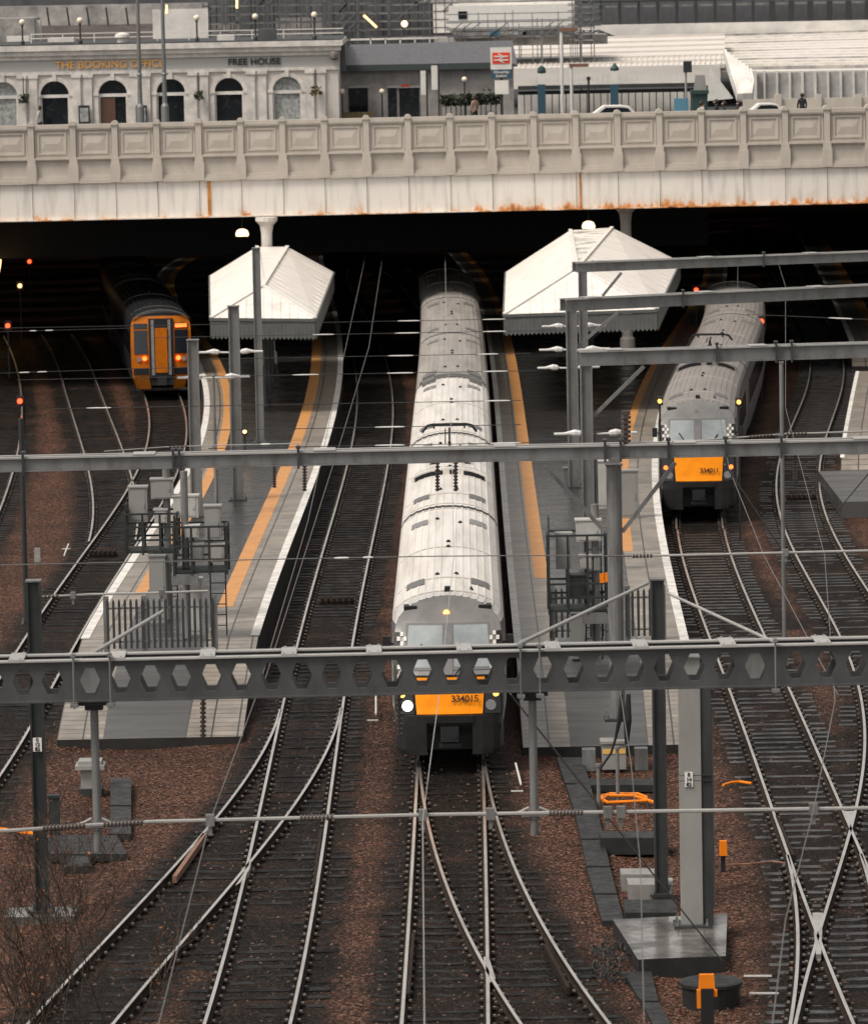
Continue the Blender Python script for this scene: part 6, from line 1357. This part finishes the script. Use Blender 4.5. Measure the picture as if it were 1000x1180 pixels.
for k in range(40):
    px = 592 + k * 6.1; b = MB(); b.bar(Vector(PD(px, 79.8 - k * .17, Dr + 2)) + Vector((0, 0, .04)), Vector(PD(px, 68 - k * .17, Dr + 14)) + Vector((0, 0, .05)), .06, .08); b.build('roof_rib', 'white_wall', st)
bx(866, 1060, 82, 116, Dr + 3, .3).build('glazed_wall', 'roof_glass', st)
for k in range(12): bx(866 + k * 14.7 - 1.2, 866 + k * 14.7 + 1.2, 81, 116, Dr + 2.85, .15).build('mullion', 'white_wall', st)
bx(862, 872, 81, 116, Dr + 2.5, .4).build('end_pier', 'white_wall', st)
# fan of arched ribs
for k in range(8):
    p0 = PD(835 + k * 4.2, 61 + k * 3.2, Dr - 2 - k * .25); pm = PD(842 + k * 3.6, 84 + k * 2, Dr - 4 - k * .25); p1 = PD(851 + k * 2.0, 112, Dr - 6 - k * .25); b = MB()
    for a_, c_ in ((p0, pm), (pm, p1)): b.bar(a_, c_, .16, .55)
    b.build('arched_rib', 'white_wall', st)
b = MB(); A = b.pts([PD(836, 60, Dr - 1.6), PD(866, 82, Dr - 3.6), PD(868, 114, Dr - 6.6), PD(852, 114, Dr - 5)]); B = b.pts([PD(836, 60, Dr + 1), PD(866, 82, Dr + 1), PD(868, 114, Dr + 1), PD(852, 114, Dr + 1)]); b.face(A); b.face(B[::-1]); [b.face((A[k], B[k], B[(k + 1) % 4], A[(k + 1) % 4])) for k in range(4)]; b.build('rib_backing', 'galv_light', st)
b = MB(); A = b.pts([PD(817, 76, Dr - 5), PD(845, 113, Dr - 7), PD(815, 116, Dr - 7)]); B = b.pts([PD(817, 76, Dr - 4.5), PD(845, 113, Dr - 6.5), PD(815, 116, Dr - 6.5)]); b.face(A); b.face(B[::-1]); [b.face((A[k], B[k], B[(k + 1) % 3], A[(k + 1) % 3])) for k in range(3)]; b.build('gable', 'galv_light', st)
# finialled crest and dark girder in front of it
e = empty('footbridge', (PD(700, 100, 270)[0], 270, 10), 'dark girder footbridge with a white spiked crest behind the bridge parapet', 'footbridge')
bx(597, 812, 97, 101, 270, 1).build('girder', 'galv_dark', e); bx(597, 812, 103, 107, 270.5, 1).build('lower_girder', 'mast_dark', e)
bx(603, 812, 94.5, 96.5, 270, .3).build('crest_rail', 'white_wall', e)
for k in range(33): b = MB(); p = PD(606 + k * 6.1, 95 - k * .1, 270); b.prism([(p[0] - .09, p[2]), (p[0] + .09, p[2]), (p[0], p[2] + .42)], p[1], p[1] + .08); b.build('finial', 'white_wall', e)
bx(597, 815, 107, 132, 272, .5).build('lower_wall', 'white_wall', e)
b = MB()
for k in range(26): x = PD(604 + k * 8, 110, 271.5)[0]; b.bb(x - .025, x + .025, 271.4, 271.5, 9.6, PD(600, 108, 271)[2])
b.build('railing', 'iron', e)
for px, pt, lab in ((624, 78, 'round-topped white lantern pier'), (708, 75, 'pointed dark-capped white lantern pier')):
    q = empty('lantern_pier', (PD(px, 100, 269)[0], 269, 10), lab + ' on the dark footbridge girder', 'pier', 'lantern piers on the footbridge'); bx(px - 3.2, px + 3.2, pt + 6, 96, 269, .4).build('shaft', 'white_wall', q)
    p = PD(px, pt + 6, 269.2); b = MB(); b.lathe((p[0], p[1], p[2]), [(.22, 0), (.24, .12), (.2 if px < 650 else .12, .3), (.03, .42)], 10); b.build('cap', 'kiosk_green', q); bx(px - 4.5, px + 4.5, 97, 130, 268.8, .3).build('base', 'sign_blue', q)
# white lamp posts near
for px, py, h_, lab in ((646.5, 35, 0, 'tall white lamp post with a rusty head right of the railway sign'), (658, 76, 0, 'shorter white lamp post beside the tall one'), (678, 91, 0, 'short black post by the white car')):
    D = 262; x, y, z = PD(px, py, D); e = empty('lamp_column', (x, y, 10), lab, 'lamp post'); b = MB(); blk = px == 678; b.tube([(x, y, 10), (x, y, z)], .09 if not blk else .06, 8); b.build('column', 'iron' if blk else 'white_paint', e); b = MB(); b.box((x + (.4 if not blk else 0), y, z + .05), (1.0 if not blk else .2, .25, .18)); b.build('head', 'rust_plate' if not blk else 'iron', e)
# kiosks on the pavement of the bridge
e = empty('telephone_kiosk', (PD(792, 100, BD + 25)[0], BD + 25, 10.2), 'dark-capped black lamp box on a grey pole by the light blue box', 'lamp box'); bx(787.5, 797, 70, 83, BD + 25, .35).build('box', 'iron', e); b = MB(); p = PD(790, 83, BD + 25.2); b.tube([(p[0], p[1], 10.1), p], .06, 8); b.build('pole', 'galv_light', e)
b = bx(777, 793, 113, 130, BD + 25, .6); tag(b.build('blue_box', 'police_blue'), 'light blue box at the parapet under the black lamp box', 'box')
e = empty('street_kiosk', (PD(804, 110, BD + 24)[0], BD + 24, 10.2), 'dark green kiosk with a pale domed top on the bridge pavement', 'kiosk'); bx(797.5, 815, 108, 130, BD + 24, .8).build('body', 'kiosk_green', e); bx(796, 816.5, 103.5, 108, BD + 23.9, 1).build('canopy', 'kiosk_green', e); b = MB(); A = b.pts([PD(799, 103.5, BD + 24), PD(814, 103.5, BD + 24), PD(812, 86, BD + 24), PD(801, 86, BD + 24)]); B = b.pts([PD(799, 103.5, BD + 24.8), PD(814, 103.5, BD + 24.8), PD(812, 86, BD + 24.8), PD(801, 86, BD + 24.8)]); b.face(A[::-1]); b.face(B); [b.face((A[k], B[k], B[(k + 1) % 4], A[(k + 1) % 4])) for k in range(4)]; b.build('top', 'galv_light', e)
# far parapet posts
fp = empty('far_parapet', (PD(940, 113, BD + 27)[0], BD + 27, 10.3), 'second stone parapet on the far side of the bridge at the right', 'parapet')
b = bx(856, 1100, 112, 126, BD + 27, .3); b.build('panel', 'parapet_stone', fp)
for px in (897, 943, 989, 1035): bx(px - 3.5, px + 3.5, 108.5, 126, BD + 26.8, .6).build('post', 'parapet_stone', fp)
# --- cars half hidden by the parapet
def car(label, px0, px1, pyroof, D, m):
    x0, x1 = PD(px0, 125, D)[0], PD(px1, 125, D)[0]; zr = PD((px0 + px1) / 2, pyroof, D)[2]; zg = zx((x0 + x1) / 2) + 1.21; c = (x0 + x1) / 2; L = x1 - x0; h = zr - zg
    e = empty('parked_car', (c, D, zg), label, 'car'); b = MB()
    side = [(-.5, .22), (.5, .22), (.5, .5), (.42, .62), (.28, .66), (.16, .96), (.05, 1.0), (-.18, 1.0), (-.36, .70), (-.5, .62)]
    b.prism([(c + a * L, zg + z_ * h) for a, z_ in side], D, D + 1.75); b.build('body', m, e)
    b = MB(); b.prism([(c + a * L, zg + z_ * h) for a, z_ in ((-.31, .68), (.22, .68), (.13, .92), (.04, .95), (-.16, .95))], D - .012, D - .001); b.build('side_window', 'side_glass', e)
    for s in (-.32, .32):
        b = MB(); b.tube([(c + s * L, D - .02, zg + .32), (c + s * L, D + .2, zg + .32)], .32, 16); b.build('wheel', 'black', e)
car('white car with a dark window line, half hidden by the parapet', 668, 756, 121.5, BD + 8, 'white_wall'); car('low pale car at the parapet near the fan-shaped ribs', 855, 918, 119, BD + 13, 'white_paint'); 

# --- people on the bridge (continuous skinned bodies)
def person(label, px, py, D, coat, heading=0.0, hairm='hair', lean=0):
    x, _, zt = PD(px, py, D); zg = zx(x) + 1.206; h = min(max(zt - zg, 1.55), 1.9); s = h / 1.75; root = empty('person', (x, D, zg), label, 'person', 'people walking on the bridge')
    J = {'pel': (0, 0, .95), 'che': (0, 0, 1.32), 'nec': (0, .01, 1.47), 'hea': (0, .02, 1.62), 'top': (0, .02, 1.73), 'ls': (-.18, 0, 1.40), 'le': (-.24, .03, 1.12), 'lw': (-.22, .12, .88), 'rs': (.18, 0, 1.40), 're': (.24, -.02, 1.12), 'rw': (.23, .06, .87), 'lh': (-.1, 0, .9), 'lk': (-.11, .07, .5), 'la': (-.11, -.02, .08), 'lt': (-.11, .16, .03), 'rh': (.1, 0, .9), 'rk': (.11, -.02, .5), 'ra': (.11, -.12, .09), 'rt': (.11, .06, .03)}
    E = [('pel', 'che'), ('che', 'nec'), ('nec', 'hea'), ('hea', 'top'), ('che', 'ls'), ('ls', 'le'), ('le', 'lw'), ('che', 'rs'), ('rs', 're'), ('re', 'rw'), ('pel', 'lh'), ('lh', 'lk'), ('lk', 'la'), ('la', 'lt'), ('pel', 'rh'), ('rh', 'rk'), ('rk', 'ra'), ('ra', 'rt')]
    Rr = {'pel': .15, 'che': .16, 'nec': .06, 'hea': .105, 'top': .07, 'ls': .075, 'le': .055, 'lw': .035, 'rs': .075, 're': .055, 'rw': .035, 'lh': .10, 'lk': .065, 'la': .045, 'lt': .035, 'rh': .10, 'rk': .065, 'ra': .045, 'rt': .035}
    ks = list(J); me = bpy.data.meshes.new('person_body'); me.from_pydata([Vector(J[k]) * s for k in ks], [(ks.index(a), ks.index(c)) for a, c in E], [])
    o = bpy.data.objects.new('body', me); COL.objects.link(o); md = o.modifiers.new('skin', 'SKIN'); 
    for k, sv_ in zip(ks, me.skin_vertices[0].data): sv_.radius = (Rr[k] * s, Rr[k] * s * (.75 if k in ('che', 'pel') else 1)); sv_.use_root = k == 'pel'
    o.modifiers.new('sub', 'SUBSURF').levels = 1; o.modifiers['sub'].render_levels = 1
    bpy.context.view_layer.update(); nm = bpy.data.meshes.new_from_object(o.evaluated_get(bpy.context.evaluated_depsgraph_get())); bpy.data.objects.remove(o)
    nm.materials.clear(); nm.materials.append(M[coat]); nm.materials.append(M['skin']); nm.materials.append(M['dark_coat'])
    for p in nm.polygons: p.material_index = 1 if p.center.z > 1.49 * s or (abs(p.center.x) > .17 * s and p.center.z < .9 * s and p.center.z > .8 * s) else (2 if p.center.z < .85 * s else 0); p.use_smooth = True
    o = bpy.data.objects.new('body', nm); COL.objects.link(o); o.parent = root; WL['body'] = WL[root.name]
    b = MB(); c = WL[root.name] + Vector((0, -.01, 1.65 * s)); b.ball(c, .118 * s, 12); ob = b.build('hair', hairm, root, smooth=True)
    root.rotation_euler = (0, 0, heading)
for a_ in (('person in a dark coat at the parapet beside the dark green kiosk', 825, 114, BD + 2.5, 'dark_coat', 1.3), ('person in a dark coat walking close behind another by the fan-shaped ribs', 834, 116, BD + 4, 'dark_coat', 1.5), ('person with pale clothes leaning by the kiosk corner', 808, 116, BD + 2, 'pale_coat', -1.2), ('person with dark hair at the foot of the fan-shaped ribs', 851, 116, BD + 5, 'dark_coat', 1.7), ('lone dark-haired person in front of the far parapet', 924, 113, BD + 19, 'dark_coat', .3), ('person with reddish hair by the hedge planter', 547, 119, D1 - 8, 'tan_coat', .8), ('person seen at the foot of the second arched pub window', 46, 135, D0 - 3, 'pale_coat', 1.2)): person(*a_)
# --- things behind the pub: yard wall, brick strip, pale walls, scaffolds, cabins
Db = 300.0
def block(name, label, cat, px0, px1, py0, py1, D, dep, m, group=None): return tag(bx(px0, px1, py0, py1, D, dep).build(name, m), label, cat, group)
block('plain_wall', 'long mottled pale wall behind the pub roof', 'wall', -120, 240, 6, 60, Db, 2, 'dirty_wall')
block('brick_wall', 'low red-brown brick wall in front of the mottled pale wall', 'wall', 46, 176, 28, 50, Db - 2, 1, 'brick_dull')
block('roof_hut', 'plain grey box hut on the roof at the far left', 'hut', -60, 40, 21, 58, 275, 4, 'dirty_wall'); block('white_cabin', 'small white cabin front beside the grey hut', 'hut', 8, 34, 41, 56, 274, .8, 'white_wall'); block('white_pier', 'narrow white pier between the grey hut and the brick wall', 'pier', 40, 46.5, 23, 49, 276, 1, 'white_wall')
for i, px in enumerate((54, 77, 100, 122, 145)): b = MB(); b.bar(PD(px, 8, Db - 3), PD(px + 3, 29, Db - 3), .1, .1); tag(b.build('raking_prop', 'iron'), 'dark raking prop against the mottled pale wall', 'prop', 'dark raking props on the pale wall')
block('white_screen', 'bright pale panel wall right of the two lamp columns', 'wall', 176, 240, 10, 50, Db - 2, .6, 'white_wall')
def scaffold(label, px0, px1, py0, py1, D, nx, nz, seed):
    e = empty('scaffold', (PD((px0 + px1) / 2, py1, D)[0], D, PD(px0, py1, D)[2]), label, 'scaffolding', 'scaffolds on the building site'); rr = random.Random(seed)
    xs = np.linspace(PD(px0, py0, D)[0], PD(px1, py0, D)[0], nx); zs = np.linspace(PD(px0, py1, D)[2], PD(px0, py0, D)[2], nz)
    b = MB()
    for yy in (0, 1.5):
        for x in xs: q_ = rr.uniform(-.5, .5); b.bar((x + q_, D + yy, zs[0] - 3), (x + q_, D + yy, zs[-1] + rr.uniform(-.8, .8)), .05, .05)
    b.build('standard_frame', 'scaffold', e); b = MB()
    for yy in (0, 1.5):
        for z in zs: b.bar((xs[0] - .4, D + yy, z), (xs[-1] + .4, D + yy, z), .05, .05); b.bar((xs[0] - .4, D + yy, z + .5), (xs[-1] + .4, D + yy, z + .5), .035, .035)
    b.build('ledger_frame', 'scaffold', e); b = MB()
    for z in zs[:-1]: b.bb(xs[0], xs[-1], D + .1, D + 1.4, z - .1, z - .04)
    b.build('deck_boards', 'dirty_wall', e); b = MB()
    for k in range(nx): i = rr.randrange(nx - 1); j = rr.randrange(nz - 1); b.bar((xs[i], D - .05, zs[j]), (xs[i + 1], D - .05, zs[j + 1]), .06, .06)
    b.build('brace_lattice', 'scaffold', e)
block('site_building', 'dark building shell behind the scaffolds', 'building', 236, 520, -40, 60, Db + 6, 8, 'backdrop_grey')
block('pale_infill', 'pale infill wall behind the scaffold over the word HOUSE', 'wall', 318, 372, 20, 46, Db + 3, .5, 'dirty_wall'); block('pale_infill', 'pale hoarding left of the slate roof scaffold', 'wall', 240, 276, 26, 50, Db + 3, .5, 'dirty_wall')
scaffold('scaffold with crossed braces above FREE HOUSE', 240, 318, -14, 46, Db, 9, 7, 1); scaffold('scaffold rising above the pub roof corner', 320, 420, -16, 46, Db - 1, 11, 7, 2); scaffold('scaffold above the white railing of the slate roof', 424, 520, -14, 42, Db + 2, 10, 7, 3); scaffold('low scaffold in front of the white cabins', 522, 660, 26, 42, Db - 3, 14, 3, 4); scaffold('slim scaffold tower between the white cabins and the dark gallery', 662, 684, -10, 45, Db - 4, 4, 8, 6)
for pts, m, lab, r in (((419, 17, 434, 31), 'sodium', 'glowing amber strip lamp slanting in the scaffold', .13), ((273, -2, 273, 9), 'sodium', 'upright glowing strip lamp in the scaffold above HOUSE', .09), ((192, 5, 192, 15), 'sodium', 'small upright strip lamp beside the lamp column head', .07)):
    a0, c0 = PD(pts[0], pts[1], Db - 2), PD(pts[2], pts[3], Db - 2.01); b = MB(); b.bar(a0, c0, r, r); tag(b.build('strip_lamp', m), lab, 'lamp')
p = PD(466, 27, Db - 1); b = MB(); b.ball(p, .2, 10); tag(b.build('bulkhead_lamp', 'lamp_glow'), 'round white lamp glowing in the scaffold above the slate roof', 'lamp')
e = empty('site_cabin', (PD(590, 30, Db + 1)[0], Db + 1, 14), 'long white site cabin with one small dark window', 'cabin'); bx(499, 662, 2, 36, Db + 2, 3).build('wall', 'white_wall', e); bx(517, 660, 5, 33.5, Db + 1, 1).build('front', 'white_paint', e); bx(528, 538, 12.5, 21.5, Db + .95, .04).build('window', 'dark_glass', e)
bx(480, 665, -14, 1, Db + 2, 3).build('upper_deck', 'dirty_wall', e)
block('teal_box', 'small teal container under the white site cabin', 'container', 564, 577, 33.5, 41, Db - 1, 1, 'police_blue')
block('rubble_strip', 'strip of pale flat roofs behind the slate roof', 'roof', 500, 700, 41, 52, Db - 2, 5, 'dirty_wall')
# dark gallery with posts, top right
e = empty('dark_gallery', (PD(840, 15, 352)[0], 352, 14), 'long dark window gallery with hanging posts above the white roof', 'gallery')
bx(668, 1100, -30, 27, 356, 2).build('wall', 'slate', e); bx(668, 1100, 2.5, 5, 353, .5).build('rail', 'galv', e); bx(668, 1100, -3, -1, 353, .5).build('rail', 'mast_dark', e)
for k in range(20): px = 692 + k * 22; bx(px - 1.6 - (k > 8) * 1.5, px + 1.6 + (k > 8) * 1.5, 0, 24 + (k % 3) * 3, 352.5, .4).build('post', 'iron', e)
bx(664, 1100, 25, 38, 351, 2).build('white_cornice', 'white_wall', e)
bx(760, 1100, 38, 43, 350.5, .6).build('dark_gutter', 'iron', e)
b = MB(); A = b.pts([PD(688, 33, 340), PD(688, 50, 340), PD(728, 48, 340)]); B = b.pts([PD(688, 33, 341), PD(688, 50, 341), PD(728, 48, 341)]); b.face(A); b.face(B[::-1]); [b.face((A[k], B[k], B[(k + 1) % 3], A[(k + 1) % 3])) for k in range(3)]; tag(b.build('dark_gable', 'kiosk_green'), 'dark triangular gable at the head of the white roof', 'gable')
b = MB()
for px in (672, 680, 687): b.bar(PD(px, 34, 330), PD(px, 52, 330), .25, .2)
for py in (35, 43): b.bar(PD(671, py, 330), PD(688, py, 330), .25, .2)
tag(b.build('white_frame', 'white_wall'), 'small white open frame beside the dark triangular gable', 'frame')  # just an open frame of white bars
# city beyond, closing the view
for i, (x0, x1, h, m, lab) in enumerate(((-60, -18, 31, 'backdrop_grey', 'grey city block far behind the mottled wall'), (-17, 8, 28, 'dirty_wall', 'pale grey city block far behind the scaffolds'), (9, 32, 33, 'backdrop_grey', 'grey city block far behind the dark gallery'), (33, 70, 27, 'dirty_wall', 'pale city block at the far end of the dark gallery'))):
    b = MB(); b.bb(x0, x1, 440, 460, 0, h); e = empty('city_block', ((x0 + x1) / 2, 440, 0), lab, 'building', 'far city blocks'); b.build('wall', m, e); b = MB(); b.prism([(x0 - .5, h), (x1 + .5, h), (x1 - 3, h + 4), (x0 + 3, h + 4)], 439.5, 460.5); b.build('roof', 'slate', e)
    wb = MB()
    for zz in np.arange(2, h - 2, 3.6):
        for xx in np.arange(x0 + 2, x1 - 2, 3.2): wb.bb(xx, xx + 1.3, 439.95, 440.0 - .005, zz, zz + 1.9)
    wb.build('window_rows', 'dark_glass', e)
